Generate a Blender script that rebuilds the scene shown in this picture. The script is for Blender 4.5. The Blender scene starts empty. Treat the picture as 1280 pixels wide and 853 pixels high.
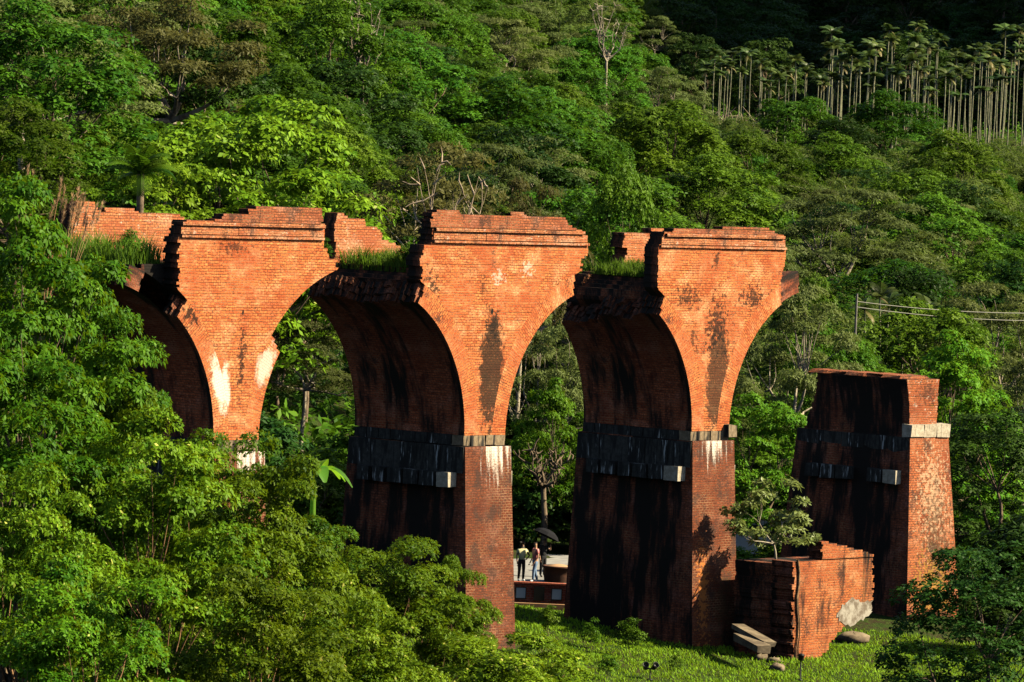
import bpy, math, random
import numpy as np
from mathutils import Matrix, Vector

# ------------------------------------------------------------------ camera
F_PX, YAW, PITCH, ROLL = 7000.0, 0.866276, -0.036622, 0.043790   # focal length in px of a 1280 px frame
ZS = 10.0                                # height of the arch springing line above the valley floor datum
CAM = np.array([0.0, 0.0, ZS + 11.997])
scene = bpy.context.scene
col = scene.collection
cd = bpy.data.cameras.new('camera')
cam = bpy.data.objects.new('camera', cd)
col.objects.link(cam)
cd.sensor_width = 36.0
cd.sensor_fit = 'HORIZONTAL'
cd.lens = F_PX / 1280 * 36
cd.clip_start, cd.clip_end = 1.0, 6000.0
cam.matrix_world = Matrix.Translation(CAM.tolist()) @ Matrix.Rotation(math.pi / 2 + PITCH, 4, 'X') @ Matrix.Rotation(ROLL, 4, 'Z')
scene.camera = cam

# ------------------------------------------------------------------ sky, sun, exposure
SUN_AZ, SUN_EL = math.radians(2.0), math.radians(38.0)          # azimuth measured from +X towards the camera
sun_dir = Vector((math.cos(SUN_EL) * math.cos(SUN_AZ), -math.cos(SUN_EL) * math.sin(SUN_AZ), math.sin(SUN_EL)))
world = bpy.data.worlds.new('World')
scene.world = world
world.use_nodes = True
wn = world.node_tree
sky = wn.nodes.new('ShaderNodeTexSky')
sky.sky_type = 'NISHITA'
sky.sun_disc = False
sky.sun_elevation = SUN_EL
sky.sun_rotation = math.atan2(sun_dir.x, sun_dir.y)
bg = wn.nodes['Background']
bg.inputs['Strength'].default_value = 0.05
wn.links.new(sky.outputs[0], bg.inputs['Color'])
sl = bpy.data.lights.new('sun', 'SUN')
sl.energy = 5.0
sl.angle = math.radians(0.55)
sl.color = (1.0, 0.87, 0.60)
sun = bpy.data.objects.new('sun', sl)
col.objects.link(sun)
sun.rotation_euler = (-sun_dir).to_track_quat('-Z', 'Y').to_euler()
sun.location = (100, -20, 120)
vs = scene.view_settings
vs.view_transform, vs.look, vs.exposure, vs.gamma = 'Standard', 'None', 1.3, 1.0
scene.cycles.max_bounces = 6
scene.cycles.transmission_bounces = 4
scene.cycles.diffuse_bounces = 0

# ------------------------------------------------------------------ pixel -> place helpers
B = np.array([math.cos(YAW), math.sin(YAW)])       # along the bridge (to the right and away)
T = np.array([-math.sin(YAW), math.cos(YAW)])      # across the bridge (to the left and away)
S, R, TW, RT = 14.5, 6.0, 5.88, 0.80               # pier spacing, arch radius, bridge width, ring thickness
P2 = np.array([-0.922, 223.514])                   # foot of the second pier's axis on the near face


def ray(px, py):
    dx, dy = px - 640, py - 426.5
    x = dx * math.cos(ROLL) + dy * math.sin(ROLL)
    y = -dx * math.sin(ROLL) + dy * math.cos(ROLL)
    d = (x / F_PX, 1.0, -y / F_PX)
    return np.array([d[0], d[1] * math.cos(PITCH) - d[2] * math.sin(PITCH), d[1] * math.sin(PITCH) + d[2] * math.cos(PITCH)])


def at(px, py, Y):
    d = ray(px, py)
    return CAM + d * (Y / d[1])


def uz(k, px, py, w=0.0):
    """photo pixel -> (along bridge, height above springing) on the plane at depth w, relative to pier k"""
    d = ray(px, py)
    O = P2 + (k - 1) * S * B
    s = (w - T @ (CAM[:2] - O)) / (T @ d[:2])
    P = CAM + d * s
    return float(B @ (P[:2] - O)), float(P[2] - ZS)


def px_of(x, y):
    return 640 + x / y * F_PX


# ------------------------------------------------------------------ mesh helpers
class MB:
    """collects quads / triangles with uvs in metres; build() links ONE mesh object"""
    def __init__(s):
        s.v, s.f, s.uv, s.m = [], [], [], []

    def face(s, pts, uvs=None, mi=0):
        n = len(s.v)
        s.v += [tuple(p) for p in pts]
        s.f.append(tuple(range(n, n + len(pts))))
        s.uv += uvs if uvs else [(p[0] + p[1], p[2]) for p in pts]
        s.m.append(mi)

    def hexa(s, q, mi=0, side_mi=None, uo=0.0, skip=()):
        """q: 8 points: bottom (u0w0,u1w0,u1w1,u0w1) then top; uv by facing"""
        sm = mi if side_mi is None else side_mi
        F = {'front': (0, 1, 5, 4), 'right': (1, 2, 6, 5), 'back': (2, 3, 7, 6), 'left': (3, 0, 4, 7), 'top': (4, 5, 6, 7), 'bottom': (3, 2, 1, 0)}
        for name, ix in F.items():
            if name in skip:
                continue
            p = [q[i] for i in ix]
            if name in ('front', 'back'):
                uvs = [(a[0] + uo, a[2]) for a in p]
                s.face(p, uvs, mi)
            elif name in ('left', 'right'):
                s.face(p, [(a[1] + 50, a[2]) for a in p], sm)
            else:
                s.face(p, [(a[0] + uo, a[1] + 20) for a in p], sm)

    def box(s, c, d, mi=0, jit=0.0, rng=None):
        q = []
        for z in (-.5, .5):
            for x, y in ((-.5, -.5), (.5, -.5), (.5, .5), (-.5, .5)):
                j = [rng.uniform(-jit, jit) for _ in range(3)] if rng else (0, 0, 0)
                q.append((c[0] + x * d[0] + j[0], c[1] + y * d[1] + j[1], c[2] + z * d[2] + j[2]))
        s.hexa(q, mi)

    def build(s, name, mats, parent=None, smooth=False):
        me = bpy.data.meshes.new(name)
        me.from_pydata(s.v, [], s.f)
        ul = me.uv_layers.new(name='uv')
        ul.data.foreach_set('uv', np.array(s.uv, dtype=np.float32).ravel())
        me.polygons.foreach_set('material_index', s.m)
        for m in (mats if isinstance(mats, (list, tuple)) else [mats]):
            me.materials.append(m)
        if smooth:
            me.polygons.foreach_set('use_smooth', [True] * len(me.polygons))
        me.update()
        return link(name, me, parent)


def link(name, data, parent=None):
    o = bpy.data.objects.new(name, data)
    col.objects.link(o)
    o.parent = parent
    return o


def arr_mesh(name, V, Fc, mat, var=None, smooth=False):
    """fast mesh from arrays; all faces have the same number of corners"""
    V = np.asarray(V, np.float32)
    Fc = np.asarray(Fc, np.int32)
    me = bpy.data.meshes.new(name)
    me.vertices.add(len(V))
    me.vertices.foreach_set('co', V.ravel())
    n, k = Fc.shape
    me.loops.add(n * k)
    me.loops.foreach_set('vertex_index', Fc.ravel())
    me.polygons.add(n)
    me.polygons.foreach_set('loop_start', np.arange(n, dtype=np.int32) * k)
    if smooth:
        me.polygons.foreach_set('use_smooth', np.ones(n, bool))
    if var is not None:
        a = me.attributes.new('var', 'FLOAT', 'POINT')
        a.data.foreach_set('value', np.asarray(var, np.float32))
    me.materials.append(mat)
    me.update()
    me.validate()
    return me


def tag(o, label=None, cat=None, group=None, kind=None):
    if label:
        o['label'] = label
    if cat:
        o['category'] = cat
    if group:
        o['group'] = group
    if kind:
        o['kind'] = kind
    return o


def empty(name, loc=(0, 0, 0), rz=0.0):
    o = link(name, None)
    o.location = tuple(float(a) for a in loc)
    o.rotation_euler = (0, 0, rz)
    o.empty_display_size = .3
    return o


def copy_tree(o, parent=None):
    c = o.copy()
    col.objects.link(c)
    c.parent = parent
    for ch in list(o.children):
        copy_tree(ch, c)
    return c


def tubes(paths, sides=6):
    """paths: list of (points, radii) -> arrays of verts and quad faces"""
    Vs, Fs, n = [], [], 0
    for pts, rad in paths:
        pts = np.asarray(pts, float)
        m = len(pts)
        tan = np.gradient(pts, axis=0)
        tan /= np.linalg.norm(tan, axis=1)[:, None] + 1e-9
        ref = np.where(np.abs(tan[:, 2:3]) > .9, np.array([[1., 0, 0]]), np.array([[0, 0, 1.]]))
        a = np.cross(tan, ref)
        a /= np.linalg.norm(a, axis=1)[:, None] + 1e-9
        b = np.cross(tan, a)
        for i in range(1, m):       # keep the frame from flipping
            if a[i] @ a[i - 1] < 0:
                a[i], b[i] = -a[i], -b[i]
        ang = np.arange(sides) * 2 * math.pi / sides
        ring = (a[:, None, :] * np.cos(ang)[None, :, None] + b[:, None, :] * np.sin(ang)[None, :, None]) * np.asarray(rad)[:, None, None] + pts[:, None, :]
        Vs.append(ring.reshape(-1, 3))
        i = np.arange(m - 1)[:, None] * sides
        j = np.arange(sides)[None, :]
        j2 = (j + 1) % sides
        q = np.stack([i + j, i + j2, i + sides + j2, i + sides + j], -1).reshape(-1, 4) + n
        Fs.append(q)
        n += m * sides
    return np.concatenate(Vs), np.concatenate(Fs)


# ------------------------------------------------------------------ materials
class NT:
    def __init__(s, name):
        s.mat = bpy.data.materials.new(name)
        s.mat.use_nodes = True
        s.t = s.mat.node_tree
        s.bsdf = s.t.nodes['Principled BSDF']
        s.out = s.t.nodes['Material Output']

    def n(s, typ, **kw):
        nd = s.t.nodes.new(typ)
        for k, v in kw.items():
            setattr(nd, k, v)
        return nd

    def l(s, a, b):
        s.t.links.new(a, b)

    def put(s, sock, v):
        if isinstance(v, (int, float, tuple, list)):
            if isinstance(v, (tuple, list)) and len(v) == 3 and sock.type == 'RGBA':
                v = (*v, 1)
            sock.default_value = v
        else:
            s.l(v, sock)

    def math(s, op, a, b=None, c=None, clamp=False):
        nd = s.n('ShaderNodeMath', operation=op, use_clamp=clamp)
        for i, v in enumerate((a, b, c)):
            if v is not None:
                s.put(nd.inputs[i], v)
        return nd.outputs[0]

    def mix(s, fac, a, b, blend='MIX'):
        nd = s.n('ShaderNodeMix', data_type='RGBA', blend_type=blend)
        s.put(nd.inputs['Factor'], fac)
        s.put(nd.inputs[6], a)
        s.put(nd.inputs[7], b)
        return nd.outputs[2]

    def n_val(s, v):
        nd = s.n('ShaderNodeCombineColor')
        for i in range(3):
            s.l(v, nd.inputs[i])
        return nd.outputs[0]

    def noise(s, vec, scale=1.0, detail=4.0, rough=.55, mapscale=None, off=(0, 0, 0)):
        if mapscale is not None or off != (0, 0, 0):
            mp = s.n('ShaderNodeMapping')
            s.l(vec, mp.inputs['Vector'])
            mp.inputs['Scale'].default_value = mapscale or (1, 1, 1)
            mp.inputs['Location'].default_value = off
            vec = mp.outputs[0]
        nd = s.n('ShaderNodeTexNoise')
        nd.inputs['Scale'].default_value = scale
        nd.inputs['Detail'].default_value = detail
        nd.inputs['Roughness'].default_value = rough
        s.l(vec, nd.inputs['Vector'])
        return nd.outputs['Fac']

    def step(s, v, lo, hi):
        nd = s.n('ShaderNodeMapRange', interpolation_type='SMOOTHSTEP')
        s.put(nd.inputs[0], v)
        s.put(nd.inputs[1], lo)
        s.put(nd.inputs[2], hi)
        return nd.outputs[0]

    def bump(s, h, strength=.5, dist=.02):
        nd = s.n('ShaderNodeBump')
        nd.inputs['Strength'].default_value = strength
        nd.inputs['Distance'].default_value = dist
        s.l(h, nd.inputs['Height'])
        s.l(nd.outputs[0], s.bsdf.inputs['Normal'])


def brick_mat(name, seed=0.0, c1=(.62, .195, .056), c2=(.38, .080, .022), dark=.0, algae=.15, white=.0, blobs=(), mortar=(.10, .045, .028), moss=.0):
    """brick in metres from the uv map; dark: share of black weathering and, on vault and flanks, painted shade, blobs: marks with a place and shape of their own"""
    m = NT(name)
    uv = m.n('ShaderNodeUVMap', uv_map='uv').outputs[0]
    sep = m.n('ShaderNodeSeparateXYZ')
    m.l(uv, sep.inputs[0])
    wn_ = m.n('ShaderNodeTexNoise')
    wn_.inputs['Scale'].default_value = 2.2
    m.l(uv, wn_.inputs['Vector'])
    wa_ = m.n('ShaderNodeVectorMath', operation='MULTIPLY_ADD')
    m.l(wn_.outputs['Color'], wa_.inputs[0])
    wa_.inputs[1].default_value = (.10, .05, 0)
    m.l(uv, wa_.inputs[2])
    br = m.n('ShaderNodeTexBrick')
    br.offset = .5
    m.l(wa_.outputs[0], br.inputs['Vector'])
    br.inputs['Scale'].default_value = 1.0
    br.inputs['Brick Width'].default_value = .235
    br.inputs['Row Height'].default_value = .105
    br.inputs['Mortar Size'].default_value = .014
    br.inputs['Mortar Smooth'].default_value = .4
    br.inputs['Bias'].default_value = -.1
    br.inputs['Color1'].default_value = (*c1, 1)
    br.inputs['Color2'].default_value = (*c2, 1)
    br.inputs['Mortar'].default_value = (*mortar, 1)  # default mortar tone is darkened for the shade inside recessed joints
    o = (seed * 7.3, seed * 3.1, seed)
    big = m.noise(uv, .55, 5, .6, off=o)
    mid = m.noise(uv, 3.2, 5, .65, mapscale=(1, 1.6, 1), off=o)
    fine = m.noise(uv, 14, 3, .7, off=o)
    rows = m.noise(uv, 1.0, 3, .6, mapscale=(.5, 11, 1), off=o)
    c = br.outputs['Color']
    c = m.mix(m.math('MULTIPLY', m.step(big, .40, .70), .7), c, (c2[0] * .95, c2[1] * .8, c2[2] * .8))
    c = m.mix(m.math('MULTIPLY', m.step(rows, .52, .68), .5), c, (c1[0] * 1.10, c1[1] * 1.45, c1[2] * 1.8))
    c = m.mix(m.math('MULTIPLY', m.step(mid, .60, .74), .5), c, (.56, .27, .14))
    bl = m.noise(uv, 1.1, 6, .7, mapscale=(.7, 1, 1), off=(o[0] + 11, o[1], 0))
    c = m.mix(m.math('MULTIPLY', m.step(bl, .48, .68), .62), c, (min(.8, c1[0] * 1.18), c1[1] * 1.9, c1[2] * 3.2))
    # spalled single bricks and soot specks
    c = m.mix(m.math('MULTIPLY', m.step(fine, .56, .66), m.math('MULTIPLY', m.step(mid, .56, .38), .85)), c, (.055, .024, .016))
    hf = m.noise(uv, 9.0, 3, .8, mapscale=(1.0, 1.7, 1), off=(o[0] + 21, o[1], 0))
    c = m.mix(1.0, c, m.n_val(m.math('ADD', .42, m.math('MULTIPLY', m.step(hf, .30, .70), 1.05))), 'MULTIPLY')
    joint = m.mix(m.step(big, .44, .60), mortar, (.46, .26, .13))
    c = m.mix(m.math('MULTIPLY', br.outputs['Fac'], m.math('MULTIPLY', m.step(hf, .75, .35), .8)), c, joint)
    age = m.noise(uv, .42, 5, .65, off=(o[0] + 41, o[1], 0))
    c = m.mix(m.math('MULTIPLY', m.step(age, .46, .70), .6), c, (c2[0] * .75, c2[1] * .62, c2[2] * .7))
    if white > 0:
        w = m.math('MULTIPLY', m.step(mid, .60 - white * .1, .72 - white * .1), m.step(fine, .4, .62))
        c = m.mix(w, c, (.72, .62, .50))
    if algae > 0:
        a = m.noise(uv, 1.0, 5, .65, mapscale=(1.1, .9, 1), off=(o[0] + 4, o[1] + 9, 0))
        a2 = m.step(m.math('ADD', a, m.math('MULTIPLY', m.math('SUBTRACT', fine, .5), .5)), .66 - algae * .5, .78 - algae * .5)
        c = m.mix(m.math('MULTIPLY', a2, .85), c, (.055, .03, .022))
    if dark > 0:
        st = m.noise(uv, 1.0, 5, .6, mapscale=(.75, .17, 1), off=(o[0], 2.0, 0))
        st2 = m.noise(uv, 1.0, 4, .6, mapscale=(4.0, .55, 1), off=(o[0], 5.0, 0))
        sm = m.math('ADD', st, m.math('MULTIPLY', m.math('SUBTRACT', st2, .5), .35))
        c = m.mix(m.step(sm, .62 - dark * .42, .78 - dark * .42), c, (.017, .014, .012))
        gy = m.noise(uv, 1.0, 5, .7, mapscale=(4.0, .22, 1), off=(o[0] + 30, 1, 0))
        c = m.mix(m.math('MULTIPLY', m.step(gy, .66, .78), .5), c, (.16, .16, .15))
    if moss > 0:
        c = m.mix(m.math('MULTIPLY', m.step(m.noise(uv, 1.3, 5, .7, off=(o[0] + 60, 0, 0)), .62 - moss * .2, .72), .7), c, (.11, .09, .02))
    for (cx, cz, rx, rz, colr, op, stl) in blobs:
        dx = m.math('DIVIDE', m.math('SUBTRACT', sep.outputs[0], cx), rx)
        dz = m.math('DIVIDE', m.math('SUBTRACT', sep.outputs[1], cz), rz)
        d = m.math('SQRT', m.math('ADD', m.math('MULTIPLY', dx, dx), m.math('MULTIPLY', dz, dz)))
        if stl == 'drip':
            nz = m.noise(uv, 1.0, 4, .6, mapscale=(6.0, .45, 1), off=(cx * 3 + seed, cz, 0))
            v = m.math('ADD', m.math('SUBTRACT', 1.0, d), m.math('ADD', m.math('MULTIPLY', m.math('SUBTRACT', nz, .5), 3.0), m.math('MULTIPLY', m.math('SUBTRACT', fine, .5), 1.2)))
            k = m.step(v, .20, .95)
        elif stl == 'speck':
            nz = m.noise(uv, 5.0, 4, .7, off=(cx * 3 + seed, cz, 0))
            v = m.math('ADD', m.math('SUBTRACT', 1.0, d), m.math('MULTIPLY', m.math('SUBTRACT', nz, .525), 4.5))
            k = m.step(v, .30, .62)
        else:
            nz = m.noise(uv, 2.4, 7, .78, mapscale=(1.3, 1, 1), off=(cx * 3 + seed, cz, 0))
            v = m.math('ADD', m.math('SUBTRACT', 1.0, d), m.math('MULTIPLY', m.math('SUBTRACT', nz, .5), 2.2))
            k = m.step(v, .0, .55) if colr is WHT else m.step(v, .05, .30)
        if colr is BRN:
            k = m.math('MULTIPLY', k, m.math('SUBTRACT', 1.0, m.math('MULTIPLY', m.step(fine, .56, .68), .55)))
        c = m.mix(m.math('MULTIPLY', k, op), c, colr)
    m.l(c, m.bsdf.inputs['Base Color'])
    m.bsdf.inputs['Roughness'].default_value = .92
    m.bsdf.inputs['Specular IOR Level'].default_value = .15
    h = m.math('ADD', m.math('MULTIPLY', br.outputs['Fac'], -.9), m.math('MULTIPLY', fine, .8))
    m.bump(h, .75, .02)
    return m.mat


def simple_mat(name, c, rough=.8, c2=None, scale=3.0, bump=0.0, spec=.2, metallic=0.0):
    m = NT(name)
    if c2:
        co = m.n('ShaderNodeTexCoord').outputs['Object']
        nz = m.noise(co, scale, 5, .65)
        m.l(m.mix(m.step(nz, .38, .62), c, c2), m.bsdf.inputs['Base Color'])
        if bump:
            m.bump(m.noise(co, scale * 4, 4, .7), bump, .03)
    else:
        m.bsdf.inputs['Base Color'].default_value = (*c, 1)
    m.bsdf.inputs['Roughness'].default_value = rough
    m.bsdf.inputs['Specular IOR Level'].default_value = spec
    m.bsdf.inputs['Metallic'].default_value = metallic
    return m.mat


def leaf_mat(name, c, c2, young=None, trans=.35, tcol=None, rough=.42, spec=.35, hue=.10):
    """c..c2: leaf to leaf and tree to tree variation; young: colour of the few pale leaves"""
    m = NT(name)
    at_ = m.n('ShaderNodeAttribute', attribute_name='var').outputs['Fac']
    oi = m.n('ShaderNodeObjectInfo').outputs['Random']
    cc = m.mix(at_, c, c2)
    if young:
        cc = m.mix(m.math('MULTIPLY', m.step(at_, .88, 1.0), .7), cc, young)
    hs = m.n('ShaderNodeHueSaturation')
    m.put(hs.inputs['Hue'], m.math('ADD', .5 - hue * .25, m.math('MULTIPLY', oi, hue * .5)))
    m.put(hs.inputs['Value'], m.math('ADD', .62, m.math('MULTIPLY', m.math('FRACT', m.math('MULTIPLY', oi, 7.31)), .75)))
    m.l(cc, hs.inputs['Color'])
    m.l(hs.outputs[0], m.bsdf.inputs['Base Color'])
    m.bsdf.inputs['Roughness'].default_value = rough
    m.bsdf.inputs['Specular IOR Level'].default_value = spec
    tr = m.n('ShaderNodeBsdfTranslucent')
    m.l(m.mix(.6, hs.outputs[0], tcol or (c2[0] * 1.5, c2[1] * 1.5, c2[2] * .8)), tr.inputs[0])
    mx = m.n('ShaderNodeMixShader')
    mx.inputs[0].default_value = trans
    m.l(m.bsdf.outputs[0], mx.inputs[1])
    m.l(tr.outputs[0], mx.inputs[2])
    m.l(mx.outputs[0], m.out.inputs[0])
    return m.mat


def stone_mat(name, c=(.34, .30, .24), dark=.3, white=.3, seed=0):
    m = NT(name)
    uv = m.n('ShaderNodeUVMap', uv_map='uv').outputs[0]
    nz = m.noise(uv, 5.0, 6, .7, off=(seed, 0, 0))
    cc = m.mix(m.step(nz, .35, .65), c, (c[0] * .6, c[1] * .58, c[2] * .55))
    st = m.noise(uv, 1.0, 5, .6, mapscale=(3.0, .5, 1), off=(seed + 3, 0, 0))
    cc = m.mix(m.step(st, .62 - dark * .4, .74 - dark * .4), cc, (.022, .021, .02))
    if white:
        wt = m.noise(uv, 1.0, 5, .6, mapscale=(5.5, .7, 1), off=(seed + 8, 0, 0))
        cc = m.mix(m.math('MULTIPLY', m.step(wt, .66 - white * .15, .72 - white * .1), .8), cc, (.5, .5, .48))
    m.l(cc, m.bsdf.inputs['Base Color'])
    m.bsdf.inputs['Roughness'].default_value = .9
    m.bsdf.inputs['Specular IOR Level'].default_value = .15
    m.bump(nz, .6, .05)
    return m.mat


BLK, BRN, WHT = (.014, .010, .008), (.024, .016, .010), (.82, .76, .66)
M = {}
M['face'] = [
    brick_mat('brick_face_a', 1, algae=.08, blobs=[(-.72, 1.9, .34, 1.2, WHT, .7, 'patch'), (1.15, 2.7, .30, .7, WHT, .4, 'patch'), (.12, 3.1, .32, 2.0, BLK, .85, 'speck'),
              (-2.75, 4.6, .55, .55, BLK, .9, 'speck'), (-.6, 7.3, 1.2, .35, BLK, .7, 'speck'), (.1, 4.85, .06, .14, (.01, .01, .01), 1, 'patch')]),
    brick_mat('brick_face_b', 2, algae=.10, blobs=[(.22, 2.6, .85, 2.7, BRN, .92, 'patch'), (.25, 4.3, .7, .9, BLK, .8, 'speck'), (-3.6, 5.5, .7, 1.4, BLK, .85, 'speck'), (4.3, 5.9, .6, .4, BLK, .8, 'speck'),
              (-.5, 5.9, .3, .8, BLK, .6, 'speck'), (2.2, 6.7, .5, .5, WHT, .35, 'speck'), (.4, 6.3, .6, .4, WHT, .35, 'speck'), (.12, 4.95, .08, .16, (.01, .01, .01), 1, 'patch')]),
    brick_mat('brick_face_c', 3, algae=.13, blobs=[(.36, 2.2, .9, 2.5, BRN, .85, 'patch'), (.1, 4.4, 1.1, 1.9, BLK, .85, 'speck'), (-1.9, 5.6, 1.3, .7, BLK, .75, 'speck'), (2.5, 5.6, 1.4, .7, BLK, .85, 'speck'),
              (-1.4, 3.6, .5, 1.2, BLK, .7, 'speck'), (-.1, 7.2, .35, .6, BLK, .8, 'speck'), (-3.2, 5.0, .25, .5, (.10, .085, .06), .9, 'patch')]),
    brick_mat('brick_face_d', 4, algae=.2, white=.3, c1=(.42, .12, .04), c2=(.28, .07, .026), moss=.2, blobs=[(.1, 1.5, 1.2, .8, BLK, .6, 'speck')]),
]
M['ring'] = brick_mat('brick_arch_ring', 5, algae=.10, blobs=[])
M['ring_white'] = brick_mat('brick_arch_ring_limed', 16, algae=.08, blobs=[(3.45, 2.9, .5, 1.0, WHT, .5, 'patch'), (-2.4, 2.1, .5, 1.3, WHT, .7, 'patch'), (-2.5, 5.2, .6, .7, BLK, .9, 'speck')])
M['intr'] = brick_mat('brick_vault', 6, dark=.42, algae=.15, c1=(.48, .12, .045), c2=(.22, .045, .018))  # streaks strengthened to put the vault's shade into its colour
M['side'] = brick_mat('brick_weathered_shaded', 7, dark=.58, algae=.2, c1=(.36, .095, .042), c2=(.18, .048, .022))  # black stain, plus base tone lowered to paint the flanks' shade
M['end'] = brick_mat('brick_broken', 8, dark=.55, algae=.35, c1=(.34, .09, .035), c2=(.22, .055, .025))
M['parapet'] = brick_mat('brick_parapet', 9, algae=.34, c1=(.38, .115, .044), c2=(.25, .07, .03), moss=.1)
M['cornice'] = brick_mat('brick_cornice', 10, algae=.25, c1=(.48, .18, .07), c2=(.36, .10, .04), white=.25)
M['far'] = brick_mat('brick_inner', 11, algae=.10, c1=(.54, .19, .068), c2=(.38, .10, .038), white=.25)
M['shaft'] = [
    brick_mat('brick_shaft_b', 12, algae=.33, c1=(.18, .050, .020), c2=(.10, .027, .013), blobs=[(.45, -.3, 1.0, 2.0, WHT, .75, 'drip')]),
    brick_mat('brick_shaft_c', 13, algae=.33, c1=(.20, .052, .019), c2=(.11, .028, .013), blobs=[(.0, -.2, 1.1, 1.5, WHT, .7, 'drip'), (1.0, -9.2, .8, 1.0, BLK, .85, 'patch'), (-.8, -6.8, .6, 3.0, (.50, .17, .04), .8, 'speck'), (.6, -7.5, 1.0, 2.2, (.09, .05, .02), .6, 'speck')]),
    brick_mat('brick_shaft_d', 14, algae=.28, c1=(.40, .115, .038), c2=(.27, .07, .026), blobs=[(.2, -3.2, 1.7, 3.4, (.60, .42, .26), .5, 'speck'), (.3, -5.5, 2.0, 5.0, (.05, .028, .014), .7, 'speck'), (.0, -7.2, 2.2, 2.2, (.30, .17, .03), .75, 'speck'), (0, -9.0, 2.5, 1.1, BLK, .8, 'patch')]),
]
M['block'] = brick_mat('brick_fallen', 15, algae=.24, dark=.28, c1=(.50, .15, .042), c2=(.32, .08, .026), blobs=[(-6, -7.5, 5.0, 4.0, (.50, .20, .06), .6, 'drip'), (-6, -8, 5, 3, BLK, .5, 'drip')])
M['stone'] = stone_mat('cap_stone_light', (.26, .195, .125), .35, .1, 1)
M['stone_pale'] = stone_mat('cap_stone_pale', (.46, .40, .31), .15, .1, 6)
M['stone_dark'] = stone_mat('cap_stone_dark', (.050, .049, .046), .40, .5, 2)
M['stone_shaft'] = stone_mat('shaft_stone_dark', (.07, .068, .062), .45, .45, 4)
M['plaster'] = simple_mat('plaster', (.33, .30, .25), .9, (.15, .12, .09), 2.5, .5)
M['soil'] = simple_mat('soil', (.045, .036, .022), .95, (.03, .04, .012), 1.2, .6)
M['bark'] = simple_mat('bark', (.20, .145, .095), .9, (.09, .065, .045), 4.0, .5)
M['bark_pale'] = simple_mat('bark_pale', (.38, .33, .25), .9, (.20, .16, .11), 3.0, .4)
M['bark_orange'] = simple_mat('bark_orange', (.34, .19, .09), .9, (.16, .09, .05), 4.0, .4)
M['palm_trunk'] = simple_mat('palm_trunk', (.26, .25, .16), .9, (.13, .14, .08), 3.0, .2)
M['dead'] = simple_mat('dead_wood', (.42, .33, .24), .9, (.26, .19, .13), 3.0, .3)
M['leaf_near'] = leaf_mat('leaf_near', (.016, .060, .003), (.128, .228, .007), (.46, .44, .10), .20, (.34, .48, .01), spec=.07, rough=.5)
M['leaf_left'] = leaf_mat('leaf_left', (.018, .062, .003), (.125, .228, .007), (.28, .36, .07), .20, (.30, .48, .01), spec=.07, rough=.5)
M['leaf_bright'] = leaf_mat('leaf_bright', (.042, .125, .005), (.160, .285, .013), (.28, .31, .09), .22, (.28, .48, .02), spec=.07, rough=.5)
M['leaf_mid'] = leaf_mat('leaf_mid', (.016, .058, .004), (.090, .175, .010), None, .20, (.14, .31, .012), spec=.07, rough=.5)
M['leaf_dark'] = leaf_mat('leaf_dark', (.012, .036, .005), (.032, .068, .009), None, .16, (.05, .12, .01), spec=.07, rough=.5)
M['leaf_grey'] = leaf_mat('leaf_grey', (.075, .100, .026), (.120, .150, .045), None, .30, (.18, .24, .04), spec=.07, rough=.5, hue=.06)
M['leaf_olive'] = leaf_mat('leaf_olive', (.080, .082, .022), (.130, .122, .038), None, .28, (.20, .19, .04), spec=.07, rough=.5, hue=.06)
M['leaf_bamboo'] = leaf_mat('leaf_bamboo', (.062, .098, .020), (.110, .160, .032), None, .36, (.20, .29, .04), spec=.07, rough=.5, hue=.06)
M['leaf_palm'] = leaf_mat('leaf_palm', (.040, .070, .016), (.090, .130, .028), (.28, .21, .10), .22, (.10, .16, .03), spec=.15)
M['leaf_fan'] = leaf_mat('leaf_banana', (.07, .20, .015), (.10, .26, .02), None, .45, (.28, .55, .02))
M['leaf_brown'] = leaf_mat('leaf_brown', (.050, .040, .016), (.085, .062, .026), None, .2, (.1, .07, .02), hue=.04)
M['grass'] = leaf_mat('grass', (.110, .210, .010), (.190, .310, .018), None, .35, (.30, .46, .01), spec=.08, rough=.7)
M['grass_deck'] = leaf_mat('grass_deck', (.050, .120, .016), (.090, .170, .022), None, .35, (.2, .38, .02), spec=.08, rough=.7)
M['plume'] = leaf_mat('grass_plume', (.52, .34, .18), (.66, .46, .26), None, .5, (.7, .45, .2))
M['pave'] = simple_mat('paving', (.30, .29, .27), .9, (.22, .21, .20), 1.5, .2)

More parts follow.
